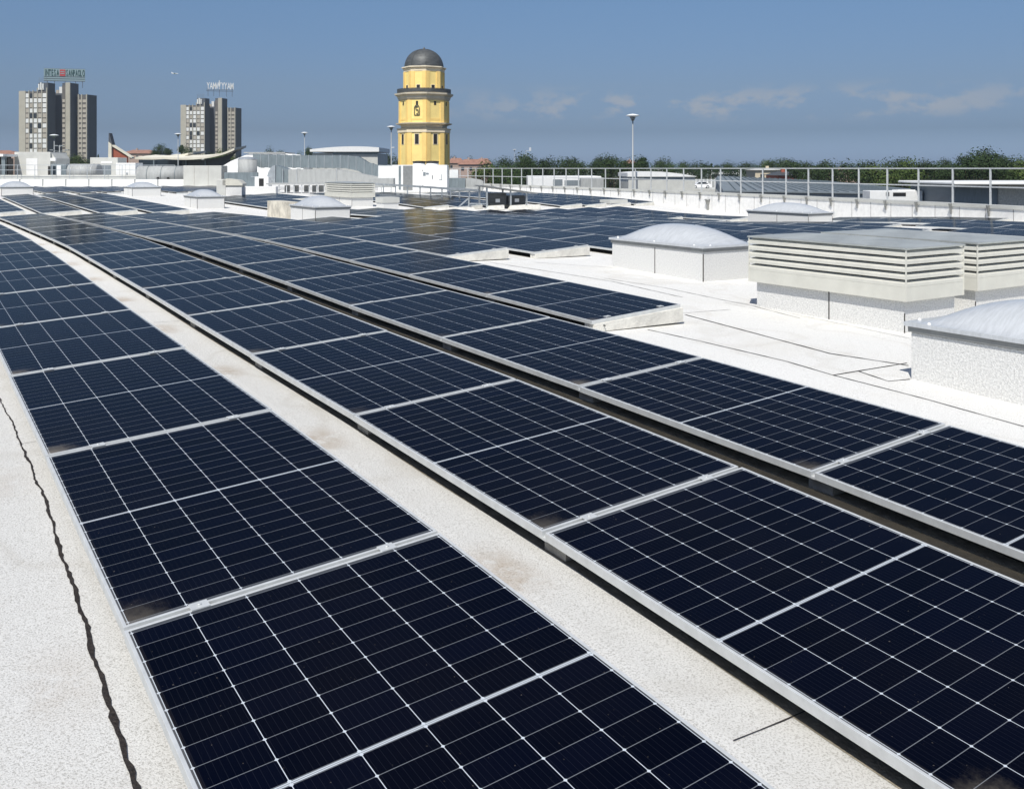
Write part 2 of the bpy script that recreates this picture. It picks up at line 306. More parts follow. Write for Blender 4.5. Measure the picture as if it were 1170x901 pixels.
MT = dict(
    cells=panel_glass(), felt=membrane(),
    farcells=mat('distant_solar_cells', (.008, .011, .022), .25, 0, .2, 3, spec=.25),
    gapshade=mat('brown_painted_gap_shade', (.028, .024, .017), .9, 0, .5, 10, .5, 90),  # brown-black colour standing in for the shade in the row gaps
    conc_d=mat('weathered_grey_concrete', (.33, .32, .29), .92, 0, .3, 9, .5, 60),
    wallfelt=mat('white_coated_wall_felt', (.82, .81, .78), .85, 0, .10, 6, .3, 80),
    shadefelt=mat('felt_with_painted_shade', (.30, .265, .20), .9, 0, .4, 14, .5, 90),  # white felt darkened in its colour, as shade beneath the panels
    alu=mat('anodised_aluminium', (.62, .635, .63), .45, .25, .12, 12),
    alu_dark=mat('grey_aluminium_trim', (.30, .305, .295), .45, .5, .15, 10),
    galv=mat('galvanised_steel', (.50, .53, .54), .42, .55, .22, 3, streak=(1, 1, .4)),
    galv_d=mat('dull_galvanised_duct', (.22, .26, .275), .5, .35, .22, 2.2, streak=(2.5, 2.5, .5)),
    galv_l=mat('pale_galvanised_duct', (.38, .39, .38), .75, .05, .15, 2.2, streak=(2.5, 2.5, .5)),
    conc=mat('pale_concrete', (.52, .50, .45), .92, 0, .25, 9, .5, 60),
    conc_w=mat('whitewashed_concrete', (.68, .66, .60), .9, 0, .2, 7, .35, 50),
    curbf=mat('granulated_felt_upstand', (.72, .715, .69), .92, 0, .25, 60, .5, 120, spec=.2),
    white=mat('white_painted_metal', (.80, .80, .78), .5, 0, .06, 3),
    cream=mat('cream_lacquered_metal', (.60, .58, .50), .5, 0, .10, 3),
    greyw=mat('light_grey_cladding', (.55, .55, .51), .6, 0, .10, 1.2),
    vent=mat('beige_grey_louvre_metal', (.62, .61, .54), .45, 0, .08, 5),
    ventroof=mat('weathered_zinc_sheet', (.42, .44, .42), .45, .25, .18, 3),
    dome=mat('opal_acrylic', (.50, .52, .535), .25, 0, .12, 7, streak=(1, 5, 1)),
    dark=mat('dark_gap', (.02, .02, .02), .8), black=mat('black_rubber', (.015, .015, .015), .6),
    tar=mat('black_bitumen', (.022, .016, .012), .7, 0, .4, 20, .8, 60),
    glassd=mat('dark_window_glass', (.02, .03, .04), .12, 0),
    blueg=mat('blue_grey_standing_seam', (.20, .23, .25), .6, .1, .15, 1.5, streak=(6, .3, 1)),
    yellow=mat('yellow_render', (.96, .74, .27), .85, 0, .10, .7),
    yellow_d=mat('ochre_render_pilaster', (.90, .64, .22), .85, 0, .10, .7),
    cornice=mat('grey_stone_cornice', (.62, .55, .42), .85, 0, .15, 1),
    cornice_l=mat('cream_stone_trim', (.82, .70, .50), .85, 0, .12, 1),
    lead=mat('dark_grey_lead_sheet', (.085, .09, .09), .55, .2, .35, 1.6, streak=(1, 1, 3)),
    hr=mat('beige_tower_concrete', (.42, .395, .33), .9, 0, .10, .2),
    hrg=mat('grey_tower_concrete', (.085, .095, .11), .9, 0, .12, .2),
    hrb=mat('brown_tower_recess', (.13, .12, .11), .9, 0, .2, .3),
    pane_w=mat('white_shutter', (.72, .72, .70), .6), pane_g=mat('beige_shutter', (.42, .38, .32), .7), pane_k=mat('dark_pane', (.03, .035, .04), .3),
    sign_g=mat('dark_green_sign_paint', (.01, .06, .055), .5), sign_r=mat('red_sign_paint', (.45, .05, .05), .5), sign_w=mat('pale_sign_board', (.24, .33, .35), .5),
    brick=mat('red_brick', (.34, .10, .06), .9, 0, .2, 2), tile=mat('terracotta_roof_tile', (.30, .16, .115), .9, 0, .25, .8),
    pink=mat('pink_render', (.40, .30, .25), .9, 0, .1, .5), beige=mat('beige_render', (.60, .52, .38), .9, 0, .1, .5), creamr=mat('cream_concrete_shell', (.72, .68, .56), .85, 0, .12, .3),
    bark=mat('bark', (.09, .065, .045), .9, 0, .3, 4), asph=mat('asphalt', (.06, .06, .06), .9, 0, .2, .5),
    field=mat('dry_grass_and_fields', (.09, .11, .05), .95, 0, .4, .01, ncol=(.05, .07, .03)),
    car_w=mat('white_car_paint', (.78, .78, .78), .25), pole=mat('grey_painted_pole', (.33, .35, .36), .5, .3),
    lampd=mat('white_lamp_disc', (.78, .80, .80), .4), stone=mat('sandy_stone_blocks', (.60, .56, .47), .95, 0, .4, 3, .5, 20),
    leafA=leafmat('leaves_mid_green', (.022, .045, .012), (.065, .11, .03)), leafB=leafmat('leaves_dark_green', (.014, .030, .010), (.042, .070, .022)),
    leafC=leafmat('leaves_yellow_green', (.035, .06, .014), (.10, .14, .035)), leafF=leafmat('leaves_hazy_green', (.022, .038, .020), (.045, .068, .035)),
)

# ------------------------------------------------------------------ ground, roof deck
mb = MB(); R_ = 22000
mb.quad([(-R_,-R_,-10.5),(R_,-R_,-10.5),(R_,R_,-10.5),(-R_,R_,-10.5)]); tag(mb.build('ground', MT['field']), kind='structure')
mb = MB(); mb.quad([(30,-40,-10.49),(330,-40,-10.49),(330,330,-10.49),(30,330,-10.49)]); tag(mb.build('car_park_asphalt', MT['asph']), kind='structure')
mb = MB()
YS = [-12+.5*i for i in range(85)]+[31+1.0*i for i in range(45)]+[78, 82, 88, 94, 100]
NX = 70
def roofx(Y, i): x1 = parx(Y)+.3; return -30+(x1+30)*i/NX
for Y in YS:
    for i in range(NX+1):
        X = roofx(Y, i); mb.v.append((X, Y, ground(X, Y)))
for j in range(len(YS)-1):
    for i in range(NX):
        a = j*(NX+1)+i; mb.f.append((a, a+1, a+NX+2, a+NX+1)); mb.mi.append(0); mb.sm.append(True)
tag(mb.build('roof', MT['felt']), kind='structure')
mb = MB()
loop = [(roofx(-12, 0), -12), (roofx(-12, NX), -12)]+[(roofx(Y, NX), Y) for Y in YS[1:]]+[(-30, 100)]
for (a, b) in zip(loop, loop[1:]+loop[:1]):
    mb.quad([(a[0], a[1], -10.5), (b[0], b[1], -10.5), (b[0], b[1], ground(*b)-.01), (a[0], a[1], ground(*a)-.01)])
tag(mb.build('building_walls', MT['greyw']), kind='structure')

# felt overlaps and the tarry joint, laid as thin strips on the deck
def strip(name, pts, w, m, lift=.004, jag=0, wend=None):
    q = MB(); P = []
    for (a, b) in zip(pts, pts[1:]):
        n = max(1, int(math.dist(a, b)/(.03 if jag > .003 else .08)))
        P += [(a[0]+(b[0]-a[0])*i/n, a[1]+(b[1]-a[1])*i/n) for i in range(n)]
    P.append(pts[-1]); L = []
    rr = random.Random(len(pts)*17+int(w*1e4)); off = 0
    for i, p in enumerate(P):
        a = P[max(0, i-1)]; b = P[min(len(P)-1, i+1)]; dx, dy = b[0]-a[0], b[1]-a[1]; l = math.hypot(dx, dy) or 1
        off = off*.82+rr.uniform(-jag, jag); wd = (w+(wend-w)*i/len(P) if wend else w)*(1+rr.uniform(-.35, .35)*(1 if jag else .2))*(1+(.2*math.sin(i*.37)*math.sin(i*.083+1) if jag > .003 else 0))
        nx, ny = -dy/l, dx/l; c = (p[0]+nx*off, p[1]+ny*off)
        L.append(((c[0]-nx*wd/2, c[1]-ny*wd/2), (c[0]+nx*wd/2, c[1]+ny*wd/2)))
    for (a, b) in zip(L, L[1:]):
        q.quad([(a[0][0], a[0][1], ground(*a[0])+lift), (b[0][0], b[0][1], ground(*b[0])+lift), (b[1][0], b[1][1], ground(*b[1])+lift), (a[1][0], a[1][1], ground(*a[1])+lift)])
    return tag(q.build(name, m), kind='structure')
strip('tarry_roof_joint', [(0.522,6.940), (0.529,6.137), (0.541,5.252), (0.537,4.488), (0.530,3.924), (0.524,3.481), (0.514,3.118), (0.503,2.815), (0.506,2.652), (0.502,2.469), (0.495,2.205), (0.490,1.919), (0.456,1.450)], .006, MT['tar'], jag=.0045, wend=.019)
strip('roof_felt_seam', [(0.519,5.777), (0.610,5.788)], .003, MT['tar'])
for pts, w in (([(7.085,7.558), (6.762,5.410), (6.974,4.789)], .016), ([(6.092,7.027), (6.129,6.343), (6.145,5.338), (6.091,4.840), (7.049,4.857)], .012), ([(6.091,4.840), (6.088,4.029), (6.029,3.314)], .010),
               ([(8.245,10.436), (8.385,9.324), (8.271,7.700), (8.070,6.842)], .010), ([(6.397,4.838), (6.315,4.509), (6.536,4.473)], .012), ([(7.133,7.651), (7.828,7.614)], .008), ([(8.343,8.030), (8.205,6.711), (8.087,5.535)], .006),
               ([(8.166,8.041), (8.119,7.480)], .006), ([(1.998,1.933), (2.300,1.927)], .004), ([(1.993,9.370), (2.224,9.359)], .006), ([(7.811,12.782), (8.127,10.095), (7.992,8.572)], .012), ([(8.484,12.539), (9.206,11.435)], .01)):
    strip('roof_felt_seam', pts, w, MT['tar'], jag=.0015)

# ------------------------------------------------------------------ shade under and between the panel rows, painted as dark strips on the felt
def shade_bed(x0, x1, y0, y1, m='shadefelt'):
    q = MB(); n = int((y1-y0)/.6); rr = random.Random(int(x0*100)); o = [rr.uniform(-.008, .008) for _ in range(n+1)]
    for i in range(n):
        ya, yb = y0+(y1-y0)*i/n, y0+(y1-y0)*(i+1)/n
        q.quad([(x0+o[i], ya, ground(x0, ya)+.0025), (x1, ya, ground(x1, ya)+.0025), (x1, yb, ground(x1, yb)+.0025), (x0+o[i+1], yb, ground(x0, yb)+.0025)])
    tag(q.build('painted_shade_strip', MT[m]), kind='structure')
for x0, x1, a, b in ((.70, 1.70, -.6, 30.2), (2.243, 3.46, -.6, 30.2), (3.855, 5.01, -.6, 30.2), (5.55, 6.55, 7.3, 30.2), (7.21, 8.2, 13.2, 30.2), (8.87, 9.85, 13.2, 24.4), (10.5, 11.5, 11.5, 24.4), (12.15, 13.15, 11.5, 30.2)): shade_bed(x0, x1, a, b)
for x0, x1, a, b in ((3.461, 3.854, -.6, 30.2), (5.011, 5.549, 7.2, 30.2), (6.551, 7.209, 13.2, 30.2)): shade_bed(x0, x1, a, b, 'gapshade')

# ------------------------------------------------------------------ solar panels
TILT = .0648; Z0 = .109
ORD = ['first','second','third','fourth','fifth','sixth','seventh','eighth','ninth','tenth','eleventh','twelfth','thirteenth','fourteenth','fifteenth','sixteenth','seventeenth','eighteenth']
def frame_matrix(x, y, L=PL):
    za, zb = ground(x, y)+Z0, ground(x, y+L)+Z0
    ey = Vector((0, L, zb-za)).normalized(); ex = Vector((math.cos(TILT), 0, math.sin(TILT))); ez = ex.cross(ey).normalized(); ey = ez.cross(ex).normalized()
    m = Matrix((ex, ey, ez)).transposed().to_4x4(); m.translation = Vector((x, y, za)); return m
f = MB(); fwd_ = .011; hgt = .035
for a in ((0, fwd_, 0, PL), (PW-fwd_, PW, 0, PL), (fwd_, PW-fwd_, 0, fwd_), (fwd_, PW-fwd_, PL-fwd_, PL)): f.bbox(a[0], a[1], a[2], a[3], -hgt, 0, .0008)
g = MB(); g.box(.0105, PW-.0105, .0105, PL-.0105, -.0065, -.0016)
jb = MB(); jb.box(.45, .68, .93, .99, -.028, -.0075)
panel_mesh = [('frame', f.mesh('frame', MT['alu'])), ('glass', g.mesh('glass', MT['cells'])), ('junction_box', jb.mesh('junction_box', MT['black']))]
def panel(x, y, label, group):
    r = thing('solar_panel', label, 'solar panel', group=group); j = random.uniform
    m = frame_matrix(x+j(-.004, .004), y); m = m @ Matrix.Rotation(j(-.0022, .0022), 4, 'Y') @ Matrix.Rotation(j(-.0016, .0016), 4, 'X')
    r.matrix_world = m
    for nm, me in panel_mesh:
        o = bpy.data.objects.new(nm, me); sc.collection.objects.link(o); o.parent = r
    return r
# a ballast: concrete wedge, rail on it, and two clamps
def ballast_meshes(x0, x1, w, shade):
    q = MB(); zt = lambda x: Z0-.037+x*math.sin(TILT)
    q.hexa([(x0, -w/2, .002), (x1, -w/2, .002), (x1, w/2, .002), (x0, w/2, .002)], [(x0, -w/2, zt(x0)), (x1, -w/2, zt(x1)), (x1, w/2, zt(x1)), (x0, w/2, zt(x0))])
    rl = MB(); rl.hexa([(.0, -.017, zt(0)+.001), (PW, -.017, zt(PW)+.001), (PW, .017, zt(PW)+.001), (.0, .017, zt(0)+.001)], [(.0, -.017, zt(0)+.012), (PW, -.017, zt(PW)+.012), (PW, .017, zt(PW)+.012), (.0, .017, zt(0)+.012)])
    cl = []
    for cx in (.23, .91):
        c = MB(); z = zt(cx)+.037; s = math.sin(TILT)*.03
        c.hexa([(cx-.03, -.025, z+.0006-s), (cx+.03, -.025, z+.0006+s), (cx+.03, .025, z+.0006+s), (cx-.03, .025, z+.0006-s)], [(cx-.03, -.025, z+.004-s), (cx+.03, -.025, z+.004+s), (cx+.03, .025, z+.004+s), (cx-.03, .025, z+.004-s)])
        c.tube((cx, 0, z+.003), (cx, 0, z+.009), .007, n=6); cl.append(c.mesh('clamp', MT['alu']))
    return [('concrete_wedge', q.mesh('concrete_wedge', shade)), ('rail', rl.mesh('rail', MT['alu'])), ('clamp', cl[0]), ('clamp', cl[1])]
B_MID = ballast_meshes(.055, PW-.02, .15, MT['conc_d']); B_END = ballast_meshes(.02, PW+.01, .17, MT['conc_w'])
def ballast(x, y, label, end=False):
    r = thing('ballast_block', label, 'ballast', (x, y, ground(x, y)), group='concrete ballast wedges under the solar panels')
    for nm, me in (B_END if end else B_MID):
        o = bpy.data.objects.new(nm, me); sc.collection.objects.link(o); o.parent = r
    return r
def rows(specs, group, place, dx=0, ylab='end nearest the camera', mid=False):
    """specs: (x, y of first seam, number of panels)"""
    for ri, (x, y, n) in enumerate(specs):
        for i in range(n):
            panel(x, y+PITCH_Y*i+.011, f'{ORD[i]} panel from near end of {ORD[ri]} row from left, {place}', group)
        for i in range(n+1):
            if i == 0 or mid:
                ballast(x, y+PITCH_Y*i+(.07 if i == 0 else 0)-(.07 if i == n else 0), (f'pale concrete wedge under near end of {ORD[ri]} panel row, {place}' if i == 0 else f'concrete wedge under {ORD[i-1]} panel joint of {ORD[ri]} row, {place}'), end=(i == 0))
X1 = [.591, 2.203, 3.815, 5.509, 7.175, 8.833]+[8.833+1.65*i for i in range(1, 12)]
Y1 = [3.189, 3.181, 3.151, 3.26, 3.34, 3.33]+[3.33]*11
n1 = [(-1, 13), (-2, 13), (-2, 13), (2, 13), (5, 13), (5, 10)]
rows([(X1[k], Y1[k]+PITCH_Y*a, b-a+1) for k, (a, b) in enumerate(n1)], 'near solar array, rows on the left of the skylights', 'near array', mid=True)
n2 = {6: (4, 10), 7: (4, 14), 8: (4, 14), 9: (5, 14), 10: (5, 14), 11: (5, 14), 12: (6, 14), 13: (10, 14), 14: (12, 14), 15: (11, 14)}
rows([(X1[k], Y1[k]+PITCH_Y*a, b-a+1) for k, (a, b) in n2.items()], 'near solar array, rows behind the skylights', 'behind domed skylights')
rows([(X1[12]+1.65*i+.05, 3.33+PITCH_Y*a, b-a+1) for i, (a, b) in enumerate([(2, 4), (2, 5), (3, 7), (6, 8)])], 'solar panels behind the big louvred vents', 'beside right railing')
rows([(x-.17, 32.9, n) for x, n in ((.591, 8), (2.203, 8), (3.815, 8), (5.509, 9), (7.175, 9))], 'second solar array on the far left', 'far left array')
rows([(11.6, 34.6, 6), (13.25, 34.6, 6), (14.9, 42.0, 3)], 'solar panels behind the small white skylights', 'block behind small skylights')
rows([(18.2, 35.0, 7), (19.85, 35.0, 7), (21.5, 35.0, 7)], 'solar panels beside the low grey walkway rail', 'beside low walkway rail')
rows([(24.7, 34.3, 7), (26.1, 34.3, 7), (27.55, 34.3, 7), (29.0, 34.3, 6)], 'solar panels at the far railing', 'at far railing')
q = MB()
for i in range(10):
    for j in range(8):
        x, y = 2.9+1.65*i, 54.6+PITCH_Y*j
        if (i in (4, 5) and j < 1): continue
        za, zb = ground(x, y)+Z0, ground(x, y+PL)+Z0; s = math.sin(TILT)
        for (a, b_, c_, d_, zz_, mi) in ((0, PW, 0, PL, 0, 1), (.03, PW-.03, .03, PL/2-.01, .004, 0), (.03, PW-.03, PL/2+.01, PL-.03, .004, 0)):
            q.quad([(x+a, y+c_, za+(zb-za)*c_/PL+a*s+zz_), (x+b_, y+c_, za+(zb-za)*c_/PL+b_*s+zz_), (x+b_, y+d_, za+(zb-za)*d_/PL+b_*s+zz_), (x+a, y+d_, za+(zb-za)*d_/PL+a*s+zz_)], mi)
        q.box(x+.02, x+PW-.02, y+.02, y+.06, za-Z0, za-.04, 1)
o = q.build('distant_solar_panels', [MT['farcells'], MT['alu']]); tag(o, 'farthest solar panels, a dark band in front of the white wall on the left', 'solar panels', kind='stuff')

# black cables clipped along the low edges of the near rows
for x, y0, y1, lb in ((2.203, -.7, 30, 'black cable sagging under the low edge of the second panel row'), (3.815, -.7, 30, 'black cable under the low edge of the third panel row'), (5.509, 7.1, 30, 'black cable under the low edge of the fourth panel row')):
    q = MB(); rr = random.Random(int(x*10)); prev = None; n = int((y1-y0)/.18)
    for i in range(n):
        y = y0+.18*i; ph = ((y-3.18)/PITCH_Y) % 1; z = ground(x, y)+.062-.045*math.sin(PI*ph)**2*(.6+.4*math.sin(i*.05)); p = (x+.12+.015*math.sin(i*.7)+rr.uniform(-.004, .004), y, max(z, ground(x, y)+.01))
        if prev: q.tube(prev, p, .006, n=6, cap=False)
        prev = p
    tag(q.build('power_cable', MT['black']), lb, 'cable', 'cables under the panel rows')

# ------------------------------------------------------------------ skylights
def skylight(x, y, label, wx=1.05, wy=2.0, hc=.40, dome_h=.245, z=None, rough_seam=True):
    z = ground(x+wx/2, y+wy/2) if z is None else z
    r = thing('skylight', label, 'skylight', (x, y, z), group='domed skylights on white curbs')
    q = MB(); q.bbox(0, wx, 0, wy, -.35, hc, .006); q.build('curb', MT['curbf'], r)
    s = MB()
    s.box(-.004, .0, wy*.5-.006, wy*.5+.006, -.1, hc-.01); s.box(-.006, .008, -.006, .0, -.1, hc-.03); s.box(wx-.01, wx+.004, -.004, 0, -.1, hc-.03)
    s.build('curb_joint', MT['tar'], r)
    o = .018; fr = MB(); fr.box(-o, wx+o, -o, wy+o, hc+.002, hc+.055); fr.box(-o-.012, wx+o+.012, -o-.012, wy+o+.012, hc+.055, hc+.066); fr.build('frame', MT['alu_dark'], r)
    # dome: flat flange then a curved vault
    d = MB(); N, Mm = 18, 30; e = o+.022; zf = hc+.068
    def hh(u, v): return dome_h*(1-abs(u)**2.3)**.85*(1-abs(v)**2.6)**.85
    idx = {}
    us = [-1]+[-.9+1.8*i/N for i in range(N+1)]+[1]; vs_ = [-1]+[-.94+1.88*i/Mm for i in range(Mm+1)]+[1]
    for j, v in enumerate(vs_):
        for i, u in enumerate(us):
            uu = max(-1, min(1, u/.86)); vv = max(-1, min(1, v/.92)); idx[i, j] = len(d.v)
            d.v.append((wx/2+u*(wx/2+e), wy/2+v*(wy/2+e), zf+.012+hh(uu, vv)))
    for j in range(len(vs_)-1):
        for i in range(len(us)-1): d.f.append((idx[i, j], idx[i+1, j], idx[i+1, j+1], idx[i, j+1])); d.mi.append(0); d.sm.append(True)
    d.box(-e+.0, wx+e, -e, wy+e, zf-.02, zf+.0119)
    do = d.build('dome', MT['dome'], r)
    c = MB()
    for (px_, py_) in [(-.015, wy*t) for t in (.08, .5, .92)]+[(wx+.015, wy*t) for t in (.08, .5, .92)]+[(wx*t, -.015) for t in (.12, .88)]+[(wx*t, wy+.015) for t in (.12, .88)]:
        c.lathe((px_, py_, zf+.012), [(.015, 0), (.015, .006), (.01, .014), (0, .016)], 8)
    c.build('screw_caps', MT['white'], do)
    return r
A0 = skylight(9.34, 9.61, 'domed skylight on speckled white curb, directly left of the large louvred vent')
skylight(6.56, 2.48, 'nearest domed skylight, cut off by the right edge of the photo', dome_h=.225)
skylight(21.73, 18.13, 'domed skylight above and behind the louvred vent, near the right railing', wy=2.3)
skylight(9.70, 25.28, 'small domed skylight beside a sandy stone block, left of centre', dome_h=.27)
skylight(9.5, 37.2, 'small square white skylight standing in a bare patch of white roof')
skylight(9.9, 51.6, 'white domed skylight behind the far left array, in front of a thin railing', wx=1.42, wy=2.2)
skylight(3.9, 51.0, 'white domed skylight at the left edge of the photo', wx=1.36, wy=2.2)
skylight(13.27, 93.10, 'smallest and farthest white skylight near the white plant wall', wx=1.4, wy=1.5, hc=.35)
q = MB(); random.seed(3)
zs = ground(9.2, 28)
q.box(0, .45, 0, 1.9, -.1, .50)
st = q.build('stone_block', MT['stone'], loc=(10.05, 28.6, zs)); tag(st, 'low sandy block wall piece touching the small skylight left of centre', 'stone block')

# ------------------------------------------------------------------ louvred vents
def vent(x, y, wx, wy, label, z=None, hb=.316, zrim=None, nbl=5, hl=.40, over=.065):
    z = ground(x+.1, y+.1) if z is None else z
    r = thing('louvred_vent', label, 'roof vent', (x, y, z), group='louvred ventilation boxes')
    q = MB(); q.bbox(over, wx-over, over, wy-over, -.3, hb+.02, .004); b = q.build('curb', MT['curbf'], r)
    s = MB(); s.box(over-.004, over, wy*.47, wy*.47+.012, -.05, hb-.005); s.box(over-.005, over+.006, over-.005, over, -.05, hb*.6); s.build('curb_joint', MT['tar'], b)
    q = MB(); bt = hb+.14
    q.box(0, wx, 0, .012, hb, bt); q.box(0, wx, wy-.012, wy, hb, bt); q.box(0, .012, .012, wy-.012, hb, bt); q.box(wx-.012, wx, .012, wy-.012, hb, bt)
    q.box(.012, wx-.012, .012, wy-.012, hb+.021, hb+.03)
    q.build('lower_band', MT['vent'], r)
    q = MB(); q.box(.09, wx-.09, .09, wy-.09, bt-.02, bt+hl-.005); q.build('inner_box', MT['dark'], r)
    ph = hl/nbl
    for i in range(nbl):
        q = MB(); z0 = bt+ph*i+ph*.10; z1 = z0+ph*.74; d = .036; t = .006
        # sloping blade all round: outer lower edge, inner upper edge; rolled front lip
        def ring(o, zz): return [(o, o, zz), (wx-o, o, zz), (wx-o, wy-o, zz), (o, wy-o, zz)]
        R1 = [ring(0, z0-.006), ring(0, z0+.028), ring(.008, z0+.036), ring(d, z1), ring(d, z1-t), ring(.008, z0+.004)]
        for a in range(len(R1)):
            A, B_ = R1[a], R1[(a+1) % len(R1)]
            for e in range(4): q.quad([A[e], A[(e+1) % 4], B_[(e+1) % 4], B_[e]])
        q.build('louvre_blade', MT['vent'], r)
    q = MB(); zt = bt+hl
    q.box(-.012, wx+.012, -.012, wy+.012, zt-.006, zt+.012)
    n = len(q.v); e = .012; q.v += [(-e, -e, zt+.0125), (wx+e, -e, zt+.0125), (wx+e, wy+e, zt+.0125), (-e, wy+e, zt+.0125), (wx/2, wy*.35, zt+.06), (wx/2, wy*.65, zt+.06)]
    for fc in ((0, 1, 4), (1, 2, 5, 4), (2, 3, 5), (3, 0, 4, 5)): q.f.append(tuple(n+i for i in fc)); q.mi.append(0); q.sm.append(False)
    q.build('cover_sheet', MT['ventroof'], r)
    q = MB()
    for cx, cy in ((-.004, -.004), (wx-.008, -.004), (-.004, wy-.008)): q.box(cx, cx+.012, cy, cy+.012, hb+.001, zt-.007)
    q.build('corner_strip', MT['vent'], r)
    return r
vent(8.255, 5.695, .97, 2.05, 'large beige louvred vent box between two domed skylights', z=-.047, hb=.316, hl=.375)
vent(9.83, 5.91, 1.3, 2.07, 'second louvred vent box, partly hidden behind the large one at right', z=-.075, hb=.316, hl=.375)
vent(15.77, 37.0, 1.1, 2.94, 'small distant louvred vent box left of the yellow tower', z=.05, hb=.30, hl=.46)
b = thing('vent_box', 'small square white vent box with grey cap in front of the walkway rail', 'roof vent', (15.92, 34.13, -.07))
q = MB(); q.bbox(0, .66, 0, .66, -.1, .28); q.build('curb', MT['curbf'], b); q = MB(); q.bbox(-.03, .69, -.03, .69, .281, .50); q.build('cap', MT['greyw'], b)
b = thing('vent_box', 'low grey box among the panel ends near the far railing', 'roof vent', (27.51,34.36,-0.19))
q = MB(); q.bbox(0, 1.0, 0, .7, 0, .14); q.build('curb', MT['curbf'], b); q = MB(); q.bbox(-.03, 1.03, -.03, .73, .141, .30); q.build('cap', MT['greyw'], b)

# ------------------------------------------------------------------ parapet wall with brackets, railing
PTOP = .50
def along(step, y0=-6, y1=74):
    """points (x, y, tangent) every `step` metres along the parapet"""
    res = []; Y = y0; acc = 0
    while Y < y1:
        X = parx(Y); dx = parx(Y+.1)-parx(Y); l = math.hypot(dx, .1); t = (dx/l, .1/l); res.append((X, Y, t)); Y += step*t[1]
    return res
pts = [(parx(y), y) for y in [-6+.75*i for i in range(108)]]
wall = thing('parapet_wall', 'white felt-covered parapet wall running along the right edge of the roof', 'parapet')
q = MB(); cp = MB()
for (a, b) in zip(pts, pts[1:]):
    za, zb = ground(a[0]-.1, a[1])-.15, ground(b[0]-.1, b[1])-.15
    q.hexa([(a[0], a[1], za), (a[0]+.3, a[1], za), (b[0]+.3, b[1], zb), (b[0], b[1], zb)], [(a[0], a[1], PTOP-.03), (a[0]+.3, a[1], PTOP-.03), (b[0]+.3, b[1], PTOP-.03), (b[0], b[1], PTOP-.03)])
    cp.hexa([(a[0]-.04, a[1], PTOP-.10), (a[0]+.34, a[1], PTOP-.10), (b[0]+.34, b[1], PTOP-.10), (b[0]-.04, b[1], PTOP-.10)], [(a[0]-.04, a[1], PTOP), (a[0]+.34, a[1], PTOP), (b[0]+.34, b[1], PTOP), (b[0]-.04, b[1], PTOP)])
q.build('wall', MT['wallfelt'], wall); cp.build('coping', MT['greyw'], wall)
q = MB()
for (X, Y, t) in along(1.03):
    z = ground(X-.1, Y)
    q.bar((X-.003, Y, z), (X-.003, Y, PTOP-.1), .012, .004, upv=(0, 1, 0))
q.build('wall_joint', MT['tar'], wall)
rail = thing('roof_railing', 'light grey metal guard railing on top of the white parapet wall', 'railing')
RT = 1.575; posts = along(1.5)
for k, (X, Y, t) in enumerate(posts):
    q = MB(); q.bar((X+.05, Y, PTOP+.001), (X+.05, Y, RT-.02), .045, .045, upv=(0, 1, 0)); o = q.build('post', MT['alu'], rail)
    q = MB(); q.yprism([(X-.055, PTOP-.02), (X-.045, PTOP-.02), (X-.045, PTOP-.34), (X-.055, PTOP-.34)], Y-.03, Y+.03)
    n = len(q.v); q.v += [(X-.045, Y-.02, PTOP-.02), (X-.045, Y-.02, PTOP-.34), (X-.16, Y-.02, PTOP-.02), (X-.045, Y+.02, PTOP-.02), (X-.045, Y+.02, PTOP-.34), (X-.16, Y+.02, PTOP-.02)]
    for fc in ((0, 1, 2), (5, 4, 3), (0, 3, 4, 1), (1, 4, 5, 2), (2, 5, 3, 0)): q.f.append(tuple(n+i for i in fc)); q.mi.append(0); q.sm.append(False)
    q.build('bracket', MT['alu_dark'], o)
for z, nm in ((RT, 'top_rail'), (RT-.55, 'middle_rail')):
    q = MB()
    for a, b in zip(posts, posts[1:]): q.bar((a[0]+.05, a[1], z), (b[0]+.05, b[1], z), .04, .04)
    q.build(nm, MT['alu'], rail)
dr = MB(); X, Y = parx(31.3)-.06, 31.3
dr.lathe((X, Y, ground(X, Y)+.0), [(.05, 0), (.05, .22), (.13, .50), (.14, .50), (.14, .46), (0, .46)], 12)
tag(dr.build('rain_hopper', MT['alu_dark']), 'dark funnel-shaped rainwater hopper on the white parapet wall', 'rain hopper')

# low walkway rail near the middle
wr = thing('walkway_rail', 'low grey walkway rail in front of the white chiller unit', 'railing')
wpts = [((23.09,51.08,0.06)), ((22.94,47.60,0.04)), ((22.58,43.94,0.02)), ((22.33,41.10,-0.00)), ((22.50,39.64,-0.03)), ((22.66,38.02,-0.07))]
P_ = []
for a, b in zip(wpts, wpts[1:]): P_ += [(a[0]+(b[0]-a[0])*t/2, a[1]+(b[1]-a[1])*t/2) for t in range(2)]
P_.append(wpts[-1][:2])
for p in P_:
    z = ground(*p); q = MB(); q.bar((p[0], p[1], z), (p[0], p[1], z+.56), .05, .05, upv=(0, 1, 0)); q.build('post', MT['galv'], wr)
q = MB(); q2 = MB()
for a, b in zip(P_, P_[1:]):
    q.bar((*a, ground(*a)+.60), (*b, ground(*b)+.60), .10, .10); q2.bar((*a, ground(*a)+.12), (*b, ground(*b)+.12), .12, .05)
q.build('top_rail', MT['galv'], wr); q2.build('kick_board', MT['galv'], wr)

